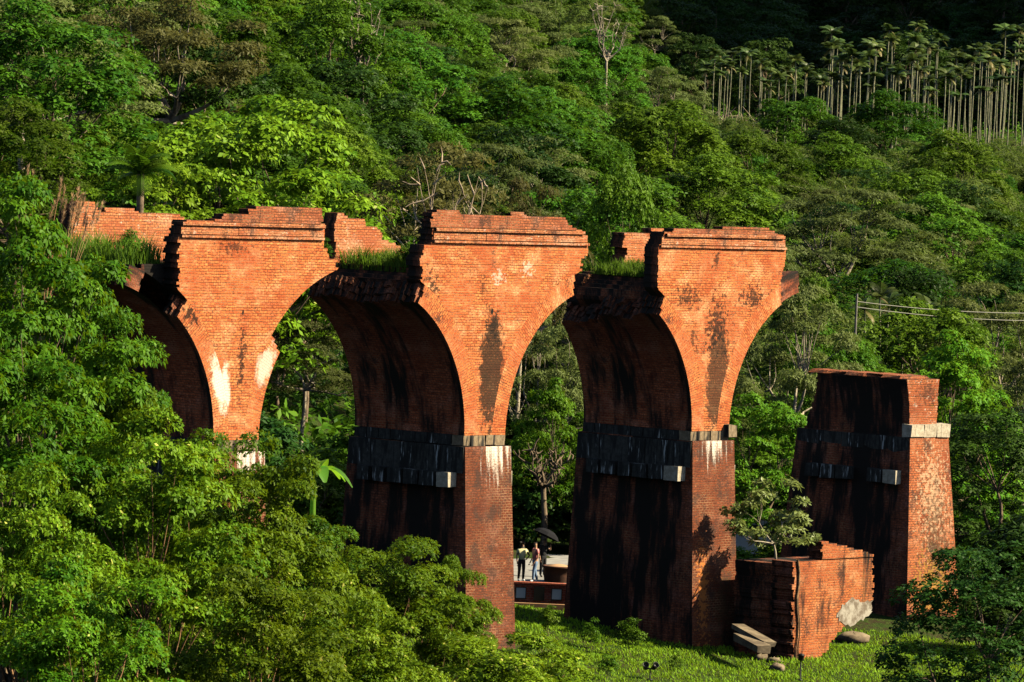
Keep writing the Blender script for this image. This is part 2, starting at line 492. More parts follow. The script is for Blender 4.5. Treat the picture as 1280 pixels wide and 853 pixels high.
# ------------------------------------------------------------------ terrain
GX = np.array([-260, -110, -60, -25, -12, 0, 10, 20, 40, 80, 150, 300.])
GY = np.array([-60, 0, 40, 90, 130, 180, 205, 225, 238, 241.7, 246, 262, 300, 380, 450, 600, 660, 740, 860, 1000, 1300, 1800.])
GZ = np.array([
    [30, 28, 26, 24, 22, 21, 21, 21, 22, 24, 28, 34],
    [28, 25, 22, 20.4, 20.3, 20.3, 20.3, 20.3, 20.4, 21, 24, 30],
    [26, 20, 15, 13, 12, 12, 12, 12, 12, 13, 18, 26],
    [24, 15, 8, 4, 2, 1, 1, 1, 2, 5, 14, 24],
    [24, 14, 8, 3, -1, -2, -2, -2, 0, 4, 12, 22],
    [26, 18, 12, 5, 0, -1.2, -1.5, -1, 2, 5, 10, 18],
    [28, 20, 14, 8, 3, 0.2, -.5, 0, 2, 5, 9, 16],
    [28, 22, 16, 10, 4.5, 1.6, .5, .5, 2, 4, 8, 15],
    [28, 23, 17, 11, 5.5, 1.8, 1.0, 0.9, 2, 4, 8, 14],
    [28, 23.4, 17.4, 11.4, 5.7, 1.75, 1.6, 1.1, 2.4, 4, 8, 14],
    [28, 24, 18, 12, 6, 2.65, 2.4, 1.6, 3, 4, 8, 14],
    [30, 25, 19, 13, 7, 2.8, 2.6, 2.2, 4, 5, 8, 14],
    [34, 27, 21, 15, 10, 6, 3, 2, 2, 3, 7, 13],
    [40, 33, 27, 20, 15, 10, 6, 3, 2, 2, 5, 12],
    [48, 40, 34, 27, 22, 16, 10, 7, 6, 5, 7, 14],
    [64, 56, 46, 36, 31, 26, 20, 17, 16, 16, 17, 24],
    [72, 64, 54, 44, 38, 32, 25, 21.5, 20, 20, 21, 30],
    [90, 80, 70, 58, 50, 42, 34, 28, 25, 30, 135, 270],  # right end: added unseen ridge that shades the upper right slope
    [120, 110, 98, 84, 74, 64, 54, 46, 42, 56, 180, 320],  # right end continues the added ridge, out of view
    [170, 160, 145, 128, 116, 104, 92, 84, 80, 82, 90, 110],
    [260, 245, 225, 205, 190, 175, 165, 160, 160, 165, 180, 200],
    [330, 320, 310, 300, 290, 280, 270, 270, 275, 285, 300, 320.]])


def ground(x, y):
    x, y = np.asarray(x, float), np.asarray(y, float)
    i = np.clip(np.searchsorted(GX, x) - 1, 0, len(GX) - 2)
    j = np.clip(np.searchsorted(GY, y) - 1, 0, len(GY) - 2)
    a = np.clip((x - GX[i]) / (GX[i + 1] - GX[i]), 0, 1)
    b = np.clip((y - GY[j]) / (GY[j + 1] - GY[j]), 0, 1)
    h = (GZ[j, i] * (1 - a) + GZ[j, i + 1] * a) * (1 - b) + (GZ[j + 1, i] * (1 - a) + GZ[j + 1, i + 1] * a) * b
    return h + .10 * np.sin(x * .9 + y * .31) * np.sin(y * .7 - x * .2)


def gz(x, y):
    return float(ground(x, y))


def on_ground(px, py, y0=190.0, y1=262.0):
    """where the sight line of a photo pixel meets the ground"""
    Y = np.linspace(y0, y1, 600)
    d = ray(px, py)
    P = CAM + d * (Y / d[1])[:, None]
    k = np.argmax(P[:, 2] <= ground(P[:, 0], P[:, 1]))
    return P[k]


xs = np.unique(np.concatenate([np.linspace(-260, -40, 30), np.linspace(-40, 40, 81), np.linspace(40, 300, 34)]))
ys = np.unique(np.concatenate([np.linspace(-60, 190, 50), np.linspace(190, 270, 81), np.linspace(270, 800, 90), np.linspace(800, 1800, 40)]))
XX, YY = np.meshgrid(xs, ys)
V = np.stack([XX, YY, ground(XX, YY)], -1).reshape(-1, 3)
nx, ny = len(xs), len(ys)
ii, jj = np.meshgrid(np.arange(nx - 1), np.arange(ny - 1))
Fq = np.stack([jj * nx + ii, jj * nx + ii + 1, (jj + 1) * nx + ii + 1, (jj + 1) * nx + ii], -1).reshape(-1, 4)
gm = NT('hillside_ground')
gco = gm.n('ShaderNodeTexCoord').outputs['Object']
gn = gm.noise(gco, .6, 6, .7)
gn2 = gm.noise(gco, 5.0, 5, .7)
gcol = gm.mix(gm.step(gn, .4, .62), (.028, .052, .010), (.040, .030, .016))
gcol = gm.mix(gm.step(gn2, .45, .7), gcol, (.050, .085, .014))
gm.l(gcol, gm.bsdf.inputs['Base Color'])
gm.bsdf.inputs['Roughness'].default_value = 1.0
gm.bsdf.inputs['Specular IOR Level'].default_value = .05
gm.bump(gn2, .8, .15)
tag(link('ground', arr_mesh('ground', V, Fq, gm.mat, smooth=True)), kind='structure')

# ------------------------------------------------------------------ the broken viaduct
C_H = .105      # height of a brick course


def prof(pts):
    z = np.array([p[1] for p in pts])
    u = np.array([p[0] for p in pts])
    o = np.argsort(z, kind='stable')
    z, u = z[o], u[o]

    def fn(zz):
        i = min(max(int(np.searchsorted(z, zz)) - 1, 0), len(z) - 1)
        if i >= len(z) - 1 or zz < z[0]:
            return float(u[min(i, len(u) - 1)]) if zz >= z[0] else float(u[0])
        t = (zz - z[i]) / max(z[i + 1] - z[i], 1e-6)
        return float(u[i] * (1 - t) + u[i + 1] * t)
    return fn


def ext(zz, rad):
    """u of the arch curve of radius rad about the neighbouring arch centre, from the pier axis (positive side)"""
    return S / 2 - math.sqrt(max(rad * rad - zz * zz, 0)) if zz < rad else 1e9


def wall_rows(mb, rng, z0, z1, L, Rr, w0, w1, radL=R + RT, radR=R + RT, jit=.11, mi=0, smi=1, course=C_H, wj=.006):
    """courses of brick between the broken outlines L(z) and Rr(z); the arch curve cuts them cleanly"""
    n = int(round((z1 - z0) / course))
    for i in range(n):
        za, zb = z0 + i * course, z0 + (i + 1) * course
        zm = (za + zb) / 2
        lo, hi = L(zm) + rng.uniform(-jit, jit), Rr(zm) + rng.uniform(-jit, jit)
        la, lb = max(lo, -ext(za, radL)), max(lo, -ext(zb, radL))
        ra, rb = min(hi, ext(za, radR)), min(hi, ext(zb, radR))
        if ra - la < .06:
            continue
        j0, j1 = rng.uniform(-wj, wj), rng.uniform(-wj, wj)
        mb.hexa([(la, w0 + j0, za), (ra, w0 + j0, za), (ra, w1 + j1, za), (la, w1 + j1, za),
                 (lb, w0 + j0, zb), (rb, w0 + j0, zb), (rb, w1 + j1, zb), (lb, w1 + j1, zb)], mi, smi)


def barrel(side, ph_near, ph_far, rng, w0=0.0, w1=TW, jit=.03, near_w=.5, ph_mid=None, r0=R, r1=R + RT, layers=3):
    """half of a brick barrel vault springing from this pier; rings and strips break off each at its own angle"""
    mb = MB()
    ns = max(8, int((w1 - w0) / .15))
    ws = np.linspace(w0, w1, ns + 1)
    rs = np.linspace(r0, r1, layers + 1)
    walk = 0.0
    for i in range(ns):
        wa, wb = ws[i], ws[i + 1]
        t = i / (ns - 1)
        walk = walk * .8 + rng.uniform(-jit, jit) * .8
        base = ph_near * (1 - t) + ph_far * t
        if ph_mid is not None and wa > near_w:
            base = ph_mid * (1 - t) + ph_far * t
        for ly in range(layers):
            ra, rb = rs[ly], rs[ly + 1]
            pe = base + walk + rng.uniform(-jit, jit) * .5 + (ly - 1) * .012
            n = max(4, int(24 * pe))
            ph = np.linspace(0, pe, n)

            def P(r, p, w):
                return (side * (S / 2 - r * math.cos(p)), w, r * math.sin(p))
            for k in range(n - 1):
                a, b = ph[k], ph[k + 1]
                endz = k >= n - 4
                if ly == 0 or endz:
                    mb.face([P(ra, a, wa), P(ra, b, wa), P(ra, b, wb), P(ra, a, wb)], [(wa + 50, a * r0), (wa + 50, b * r0), (wb + 50, b * r0), (wb + 50, a * r0)], 1 if ly == 0 else 2)
                if ly == layers - 1 or endz:
                    mb.face([P(rb, a, wb), P(rb, b, wb), P(rb, b, wa), P(rb, a, wa)], [(wb + 50, a * r1), (wb + 50, b * r1), (wa + 50, b * r1), (wa + 50, a * r1)], 2)
                fuv = [(ra - r0 + side * 3, a * r0 * 1.06), (ra - r0 + side * 3, b * r0 * 1.06), (rb - r0 + side * 3, b * r0 * 1.06), (rb - r0 + side * 3, a * r0 * 1.06)]
                if i == 0 or endz:
                    mb.face([P(ra, a, wa), P(ra, b, wa), P(rb, b, wa), P(rb, a, wa)], fuv, 0 if i == 0 else 2)
                if i == ns - 1 or endz:
                    mb.face([P(ra, a, wb), P(ra, b, wb), P(rb, b, wb), P(rb, a, wb)], fuv, 2)
            mb.face([P(ra, pe, wa), P(ra, pe, wb), P(rb, pe, wb), P(rb, pe, wa)], [(wa + 50, ra), (wb + 50, ra), (wb + 50, rb), (wa + 50, rb)], 2)
    return mb


def shaft(mb, rng, z0, z1, hw0, hw1, wn0, wn1, wf0, wf1, mi=0, smi=1, u0=0.0, u1=0.0):
    """battered brick pier from z0 (bottom) to z1 (top)"""
    n = int(round((z1 - z0) / .35))
    for i in range(n):
        ta, tb = i / n, (i + 1) / n
        q = []
        for t in (ta, tb):
            h, a, b, u = hw0 + (hw1 - hw0) * t, wn0 + (wn1 - wn0) * t, wf0 + (wf1 - wf0) * t, u0 + (u1 - u0) * t
            z = z0 + (z1 - z0) * t
            q += [(u - h, a, z), (u + h, a, z), (u + h, b, z), (u - h, b, z)]
        mb.hexa(q, mi, smi, skip=() if i in (0, n - 1) else ('top', 'bottom'))


def pier_root(k, label):
    xy = P2 + (k - 1) * S * B
    o = empty('viaduct_pier', (xy[0], xy[1], ZS), YAW)
    return tag(o, label, 'bridge pier', 'broken brick viaduct piers')


def cap_and_corbels(root, rng, k, hw=1.42, near=-.2, far=TW + .1, zc=-.42, u0=0.0, corbel_z=-1.78, skewback=True, skip=()):
    """stone skewback course, ledge stones and the row of corbel stones on both flanks"""
    a = 1.25
    nst = 9
    if skewback:
        for s in (-1, 1):
            for i in range(nst):
                wa = TW * i / nst
                mb = MB()
                mb.box((u0 + s * (a - .28), wa + TW / nst / 2, zc / 2), (.60, TW / nst - .03, -zc - .01), 0, .018, rng)
                mb.build('skewback_stone', M['stone_dark'] if i else M['stone'], root)
        for i, (c, wd) in enumerate(((-.42, .78), (.35, .66))):
            mb = MB()
            mb.box((u0 + c, .32, zc / 2), (wd, .7, -zc - .02), 0, .03, rng)
            mb.build('skewback_stone', M['stone'], root)
    for s in (-1, 1):
        for i in range(5):
            mb = MB()
            wl = (far - near) / 5
            mb.box((u0 + s * (hw - .13), near + .02 + wl * (i + .5), zc - .56), (.34, wl - .025, 1.06), 0, .012, rng)
            mb.build('ledge_stone', M['stone_shaft'], root)
    for s in (-1, 1):
        for i in range(6):
            wc = .38 + (TW - .75) * (i + .12) / 6
            if (s, i) in skip:
                continue
            mb = MB()
            mb.box((u0 + s * (hw + .17), wc, corbel_z), (.66, .76 if rng.random() < .7 else .62, .58), 0, .025, rng)
            mb.build('corbel_stone', M['stone_pale'] if i == 0 else M['stone_dark'], root)  # sunlit near corbel coloured pale, shaded ones dark: light put into the tone


def rnd(seed):
    return random.Random(seed)


def profile_px(k, pts, w=0.0):
    return prof([uz(k, x, y, w) for x, y in pts])


def cornice(root, rng, z, uL, uR, w0, mats, far=False):
    """two projecting brick bands with a plain band between"""
    for (dz, h, pr) in ((0, .10, .10), (.13, .30, .03), (.46, .12, .13)):
        mb = MB()
        u = uL(z + dz)
        e = uR(z + dz)
        while u < e - .05:
            ln = min(rng.uniform(.5, 1.6), e - u)
            if True:
                p = pr + rng.uniform(-.012, .012)
                za, zb = z + dz, z + dz + h + rng.uniform(-.01, .004)
                y0, y1 = (w0 - p, w0 + .5)
                mb.hexa([(u, y0, za), (u + ln, y0, za), (u + ln, y1, za), (u, y1, za), (u, y0, zb), (u + ln, y0, zb), (u + ln, y1, zb), (u, y1, zb)], 0, 1)
            u += ln + .004
        mb.build('cornice_band', mats, root)


def grass_tuft(name, pts, h, label, mat, rng_seed, blades=None, width=.035, lean=.35, cat='grass', kind='stuff', group=None):
    """pts: array of foot points"""
    r = np.random.default_rng(rng_seed)
    P = np.asarray(pts, float)
    n = len(P)
    ang = r.uniform(0, 2 * np.pi, n)
    cl = .55 + .45 * np.sin(P[:, 0] * 2.7 + 1.3 * np.sin(P[:, 1] * 1.9)) * np.sin(P[:, 1] * 3.1 + P[:, 0])
    hh = h * r.uniform(.35, 1.25, n) * (.45 + .75 * cl)
    d = np.stack([np.cos(ang), np.sin(ang), np.zeros(n)], 1)
    sd = np.stack([-np.sin(ang), np.cos(ang), np.zeros(n)], 1) * (width * r.uniform(.6, 1.4, n))[:, None]
    ln = (lean * hh * r.uniform(.2, 1.4, n))[:, None]
    mid = P + d * ln * .35 + np.array([0, 0, 1.]) * (hh * .6)[:, None]
    tip = P + d * ln * 1.2 + np.array([0, 0, 1.]) * hh[:, None]
    Vv = np.stack([P - sd, P + sd, mid + sd * .8, tip, mid - sd * .8], 1).reshape(-1, 3)
    b = np.arange(n)[:, None] * 5
    Fv = np.concatenate([b + np.array([[0, 1, 2]]), b + np.array([[0, 2, 4]]), b + np.array([[4, 2, 3]])])
    me = arr_mesh(name, Vv, Fv, mat, np.repeat(np.clip(r.random(n) * .6 + cl * .4, 0, 1), 5))
    return tag(link(name, me), label, cat, group, kind)


CORN = 7.66
BIG = 99.0
deck_grass = []

# --- first pier (left), arch ring fallen away on its right ----------------------------------
p1 = pier_root(0, 'leftmost brick viaduct pier with white plaster patches, its foot hidden by trees')
rg = rnd(11)
mats = [M['face'][0], M['end']]
L1 = profile_px(0, [(222, 400), (222, 380), (223, 340), (224, 297), (230, 291), (233, 280)])
R1 = profile_px(0, [(424, 345), (422, 338), (421, 325), (413, 323), (405, 305), (404, 297)])
mb = MB()
wall_rows(mb, rg, 0, CORN + .6, L1, R1, 0, .75, mi=0, smi=1)
mb.build('near_wall', mats, p1)
L1p = profile_px(0, [(232, 291), (233, 283), (266, 281), (267, 275), (277, 274), (279, 269), (308, 268), (311, 263), (319, 262)])
R1p = profile_px(0, [(403, 290), (402, 263)])
mb = MB()
wall_rows(mb, rg, CORN + .60, 8.86, L1p, R1p, -.02, .5, jit=.09)
mb.build('parapet', [M['parapet'], M['end']], p1)
cornice(p1, rg, CORN, lambda z: -3.5, lambda z: 4.42, 0, [M['cornice'], M['end']])
mb = barrel(-1, .905, 1.45, rg, ph_mid=1.3)
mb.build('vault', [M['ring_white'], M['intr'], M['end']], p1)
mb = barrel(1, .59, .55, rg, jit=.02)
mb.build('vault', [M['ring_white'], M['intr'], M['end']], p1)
mb = MB()
wall_rows(mb, rg, 0, 8.36, lambda z: -4.1 if z > 5 else -7.2, prof([(4.0, 0), (3.6, 7.6), (2.6, 8.1), (1.8, 8.3)]), TW - .7, TW, jit=.05)
mb.build('far_wall', [M['far'], M['end']], p1)
mb = MB()
wall_rows(mb, rg, 8.36, 8.8, prof([(-4.0, 8.3), (-3.9, 8.5), (-3.8, 8.8)]), prof([(-2.5, 8.3), (-2.7, 8.5), (-3.0, 8.8)]), TW - .7, TW - .2, jit=.08)
wall_rows(mb, rg, 8.36, 8.55, lambda z: -2.3, prof([(-.1, 8.3), (-.8, 8.55)]), TW - .7, TW - .2, jit=.08)
mb.build('parapet', [M['far'], M['end']], p1)
mb = MB()
wall_rows(mb, rg, 0, 6.6, prof([(-6.5, 0), (-6.2, 5), (-5.2, 6.0), (-4.6, 6.6)]), prof([(3.6, 0), (4.4, 6.2), (3.9, 6.6)]), .76, TW - .71, jit=.12, course=.165)
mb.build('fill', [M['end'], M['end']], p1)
mb = MB()
shaft(mb, rg, -9.5, -.44, 1.55, 1.42, -.75, -.2, TW + .5, TW + .15)
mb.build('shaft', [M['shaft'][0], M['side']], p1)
cap_and_corbels(p1, rg, 0)

# --- second pier, tallest, dark streak under its drain ----------------------------------------
p2 = pier_root(1, 'tall brick viaduct pier with a wide arch spandrel, second from the left')
rg = rnd(12)
mats = [M['face'][1], M['end']]
L2 = profile_px(1, [(526, 376), (527, 345), (526, 330), (529, 308), (540, 304), (543, 285)])
R2 = profile_px(1, [(721, 372), (720, 346), (726, 340), (728, 323), (735, 318), (736, 306), (731, 298), (726, 288)])
mb = MB()
wall_rows(mb, rg, 0, CORN + .6, L2, R2, 0, .75)
mb.build('near_wall', mats, p2)
mb = MB()
wall_rows(mb, rg, CORN + .60, 8.74, profile_px(1, [(543, 285), (537, 281), (540, 270)]), profile_px(1, [(728, 290), (719, 287), (712, 281), (705, 274)]), -.02, .5, jit=.09)
wall_rows(mb, rg, 8.74, 9.0, profile_px(1, [(540, 270), (546, 262)]), profile_px(1, [(578, 270), (570, 262)]), -.02, .5, jit=.09)
wall_rows(mb, rg, 8.74, 8.95, lambda z: .95, prof([(1.95, 8.7), (1.75, 8.95)]), -.02, .5, jit=.09)
mb.build('parapet', [M['parapet'], M['end']], p2)
cornice(p2, rg, CORN, prof([(-3.65, 7.6), (-3.6, 8.2)]), prof([(5.95, 7.6), (5.8, 7.9), (5.5, 8.2)]), 0, [M['cornice'], M['end']])
mb = barrel(-1, 1.065, 1.07, rg)
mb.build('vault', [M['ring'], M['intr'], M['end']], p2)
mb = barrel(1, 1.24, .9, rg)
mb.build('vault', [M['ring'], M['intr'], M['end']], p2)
mb = MB()
wall_rows(mb, rg, 0, 8.6, prof([(-3.75, 5.2), (-3.6, 7.2), (-3.75, 7.9), (-3.65, 8.6)]),
          prof([(4.0, 5), (3.0, 6.6), (.56, 7.1), (.2, 7.35), (-.85, 7.6), (-.95, 8.0), (-1.9, 8.15), (-2.0, 8.35), (-3.0, 8.45), (-3.2, 8.6)]), TW - .7, TW, jit=.06)
mb.build('far_wall', [M['far'], M['end']], p2)
mb = MB()
wall_rows(mb, rg, 0, 6.55, prof([(-4.2, 0), (-4.1, 5.2), (-3.9, 6.0), (-3.4, 6.55)]), prof([(4.6, 0), (4.4, 6), (3.8, 6.55)]), .76, TW - .71, jit=.14, course=.165)
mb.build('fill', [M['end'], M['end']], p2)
mb = MB()
shaft(mb, rg, -9.0, -.44, 1.52, 1.40, -.85, -.2, TW + .45, TW + .15)
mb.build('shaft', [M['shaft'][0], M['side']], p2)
cap_and_corbels(p2, rg, 1)

# --- third pier ------------------------------------------------------------------------------
p3 = pier_root(2, 'tall brick viaduct pier third from the left, standing whole on the lawn')
rg = rnd(13)
mats = [M['face'][2], M['end']]
L3 = profile_px(2, [(822, 397), (822, 360), (823, 310), (830, 297)])
R3 = profile_px(2, [(978, 388), (976, 352), (981, 330), (983, 312), (979, 299)])
mb = MB()
wall_rows(mb, rg, 0, CORN + .6, L3, R3, 0, .75, jit=.035)
mb.build('near_wall', mats, p3)
mb = MB()
wall_rows(mb, rg, CORN + .58, 8.47, prof([(-3.6, 8.0), (-2.9, 8.47)]), prof([(4.3, 8.0), (3.7, 8.47)]), -.02, .5, jit=.09)
wall_rows(mb, rg, 8.47, 8.60, lambda z: .25, lambda z: 3.3, -.02, .5, jit=.09)
mb.build('parapet', [M['parapet'], M['end']], p3)
cornice(p3, rg, CORN, prof([(-3.95, 7.6), (-3.6, 8.1)]), prof([(4.6, 7.6), (4.4, 8.1)]), 0, [M['cornice'], M['end']])
mb = barrel(-1, .95, .80, rg)
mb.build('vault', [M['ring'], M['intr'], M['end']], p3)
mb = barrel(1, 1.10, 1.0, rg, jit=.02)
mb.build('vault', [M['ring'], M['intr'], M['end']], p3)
mb = barrel(1, 1.34, 1.28, rg, w0=.10, w1=2.0, jit=.015, r0=R + .02, r1=R + .95)
mb.build('vault_stub', [M['end'], M['intr'], M['end']], p3)
mb = MB()
wall_rows(mb, rg, 0, 8.1, prof([(-2.8, 4.5), (-2.5, 6.2), (-1.4, 6.45), (-.3, 6.6), (.1, 6.7), (.35, 7.4), (.0, 7.5), (.1, 8.1)]), prof([(4.4, 0), (4.2, 8.1)]), TW - .7, TW, jit=.07)
mb.build('far_wall', [M['far'], M['end']], p3)
mb = MB()
wall_rows(mb, rg, 8.1, 8.3, lambda z: 1.9, lambda z: 4.0, TW - .7, TW - .2, jit=.07)
mb.build('parapet', [M['far'], M['end']], p3)
mb = MB()
wall_rows(mb, rg, 0, 6.45, prof([(-3.8, 0), (-3.3, 4.6), (-2.9, 5.6), (-2.1, 6.2), (-1.6, 6.45)]), prof([(4.4, 0), (4.2, 6.45)]), .76, TW - .71, jit=.14, course=.165)
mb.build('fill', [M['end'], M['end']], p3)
mb = MB()
shaft(mb, rg, -10.3, -.40, 1.55, 1.40, -.85, -.2, TW + .45, TW + .15)
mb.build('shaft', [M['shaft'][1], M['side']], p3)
cap_and_corbels(p3, rg, 2)
mb = MB()
mb.box((1.18, -.02, -.02), (.52, .5, .52), 0, .03, rg)
mb.build('skewback_stone', M['stone'], p3)

# --- fourth pier: a stump ----------------------------------------------------------------------
p4 = pier_root(3, 'short broken brick pier stump at the right with pale capstones')
p4.location.x += .8 * B[0]
p4.location.y += .8 * B[1]
rg = rnd(14)
mb = MB()
n = 24
for i in range(n):
    za, zb = -.42 + i * .105, -.42 + (i + 1) * .105
    ra, rb = -ext(max(za, 0), R), -ext(max(zb, 0), R)
    t = i / n
    w0 = rg.uniform(-.012, .012)
    lim = -1.55 if t < .8 else -1.8 - rg.uniform(-.12, .12)
    la = min(max(ra, lim), -1.25)
    rr = .78 + rg.uniform(-.03, .03)
    wf = TW - .15 - .85 * t + rg.uniform(-.08, .08)
    mb.hexa([(la, w0, za), (rr, w0, za), (rr, wf, za), (la, wf, za), (la, w0, zb), (rr, w0, zb), (rr, wf, zb), (la, wf, zb)], 0, 1)
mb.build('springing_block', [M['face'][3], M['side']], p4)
for i in range(5):
    mb = MB()
    zz = -.42 + n * .105
    wa = .4 + i * 1.0
    mb.hexa([(-1.7 + rg.uniform(-.1, .5), wa, zz), (.7 - i * .2 + rg.uniform(-.2, .1), wa, zz), (.7 - i * .2, wa + .95, zz), (-1.7, wa + .95, zz),
             (-1.5, wa, zz + .14), (.4 - i * .2, wa, zz + .12), (.4 - i * .2, wa + .9, zz + .15), (-1.5, wa + .9, zz + .15)], 0, 0)
    mb.build('broken_course', [M['parapet']], p4)
mb = MB()
shaft(mb, rg, -10.0, -.42, 2.08, 1.42, -1.0, -.2, TW + .7, TW + .15)
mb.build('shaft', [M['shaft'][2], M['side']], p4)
for i in range(3):
    mb = MB()
    mb.box((-.98 + i * .97, -.02, -.16), (.93, .5, .56), 0, .03, rg)
    mb.build('cap_stone', M['stone_pale'], p4)
cap_and_corbels(p4, rg, 3, skewback=False, skip={(-1, 2)}, corbel_z=-2.2)
p4.rotation_euler = (math.radians(0.0), math.radians(0.0), YAW)

# --- grass on the broken decks --------------------------------------------------------------
def to_world(k, u, w, z):
    o = P2 + (k - 1) * S * B
    return np.array([o[0] + u * B[0] + w * T[0], o[1] + u * B[1] + w * T[1], ZS + z])


nr = np.random.default_rng(5)
for k, (ua, ub, wa, wb, z, h, n, lab) in enumerate([
        (-5.6, -3.2, .9, 5.1, 6.5, 1.15, 2200, 'tall grass growing on the deck left of the leftmost pier'),
        (-3.6, .8, .9, 5.1, 6.5, .85, 4200, 'green grass growing on the broken deck of the second pier'),
        (-2.2, .8, .9, 5.1, 6.42, .60, 3000, 'green grass growing on the broken deck of the third pier')]):
    u, w = nr.uniform(ua, ub, n), nr.uniform(wa, wb, n)
    P = np.array([to_world(k, a, b, z - .1) for a, b in zip(u, w)])
    grass_tuft('deck_grass', P, h, lab, M['grass_deck'], 30 + k, width=.022, lean=.5)
u, w = nr.uniform(4.5, 5.2, 60), nr.uniform(.3, .8, 60)
grass_tuft('deck_grass', np.array([to_world(0, a, b, 6.9) for a, b in zip(u, w)]), .7, 'small grass tuft on the right broken edge of the leftmost pier', M['grass_deck'], 35, width=.03)

# ------------------------------------------------------------------ trees
def unit(v):
    return v / (np.linalg.norm(v, axis=-1, keepdims=True) + 1e-9)


def leaves(r, P, A, nl, L, W, spread=(50, 100), droop=.35, pv=None, shape=2):
    """whorls of leaves: P feet, A axes; returns arrays. Each leaf is a folded blade of two or four triangles"""
    n = len(P)
    ref = r.normal(size=(n, 3))
    X = unit(np.cross(A, ref))
    Yv = np.cross(A, X)
    phi = (np.arange(nl)[None, :] * 2 * np.pi / nl + r.uniform(0, 6.3, (n, 1)) + r.normal(0, .25, (n, nl)))
    al = np.radians(r.uniform(spread[0], spread[1], (n, nl)))
    D = A[:, None, :] * np.cos(al)[..., None] + (X[:, None, :] * np.cos(phi)[..., None] + Yv[:, None, :] * np.sin(phi)[..., None]) * np.sin(al)[..., None]
    D = D.reshape(-1, 3)
    D[:, 2] -= droop * r.uniform(.3, 1.2, len(D))
    D = unit(D)
    AA = np.repeat(A, nl, 0)
    SD = unit(np.cross(D, AA + r.normal(0, .25, AA.shape)))
    N = np.cross(SD, D)
    PP = np.repeat(P, nl, 0) + D * (L * .08)
    ln = (L * r.uniform(.65, 1.2, len(D)))[:, None]
    wd = ln * (W / L) * .5
    mid = PP + D * ln * .5
    tip = PP + D * ln - np.array([0, 0, 1.]) * ln * .12
    v0, v1, v2, v3 = PP, mid + SD * wd - N * wd * .28, tip, mid - SD * wd - N * wd * .28
    V = np.stack([v0, v1, v2, v3], 1).reshape(-1, 3)
    b = np.arange(len(D))[:, None] * 4
    Fv = np.concatenate([b + np.array([[0, 1, 2]]), b + np.array([[0, 2, 3]])])
    base = np.repeat(pv if pv is not None else r.random(n), nl)
    var = np.clip(base * .6 + r.random(len(D)) * .4 + (r.random(len(D)) < .03) * .3, 0, 1)
    return V, Fv, np.repeat(var, 4)


def pads_in(r, n, rx, ry, rz, zc, mind, low=-.5, shell=.55):
    out = []
    tries = 0
    while len(out) < n and tries < n * 60:
        tries += 1
        d = unit(r.normal(size=3))
        if d[2] < low:
            continue
        q = d * r.uniform(shell, 1.0) ** .6
        p = np.array([q[0] * rx, q[1] * ry, q[2] * rz + zc])
        if all(np.linalg.norm(p - o) > mind for o in out):
            out.append(p)
    return np.array(out)


def tree_skeleton(r, pads, H, zfork, tr, nl=5, lean=(0, 0), bend=.5, frac=1.0, wob=1.0):
    """trunk, main limbs and a branch to every pad"""
    paths = []
    fork = np.array([lean[0], lean[1], zfork])
    base = np.array([0, 0, -1.2])
    t = np.linspace(0, 1, 7)
    pts = base + (fork - base) * t[:, None] + np.stack([np.sin(t * 3.1) * bend * .3, np.sin(t * 4.2 + 1) * bend * .25, 0 * t], 1) * (t * (1 - t) * 4)[:, None]
    pts[-1] = fork
    paths.append((pts, tr * (1.25 - .45 * t)))
    if len(pads) == 0:
        return paths
    k = min(nl, len(pads))
    cent = pads[r.choice(len(pads), k, replace=False)]
    for _ in range(4):
        lab = np.argmin(np.linalg.norm(pads[:, None] - cent[None], axis=2), 1)
        cent = np.array([pads[lab == i].mean(0) if (lab == i).any() else cent[i] for i in range(k)])
    for i in range(k):
        e = fork + (cent[i] - fork) * .62
        e[2] -= .06 * H
        m = (fork + e) / 2 + r.normal(0, .05 * H * wob, 3) * np.array([1, 1, .3])
        t = np.linspace(0, 1, 5)[:, None]
        q = fork * (1 - t) ** 2 + 2 * m * t * (1 - t) + e * t * t
        paths.append((q, tr * np.linspace(.72, .36, 5)))
        for p in pads[lab == i]:
            if r.random() > frac:
                continue
            m2 = (e + p) / 2 + r.normal(0, .04 * H * wob, 3)
            q = e * (1 - t) ** 2 + 2 * m2 * t * (1 - t) + p * t * t
            paths.append((q, tr * np.linspace(.26, .05, 5)))
    return paths


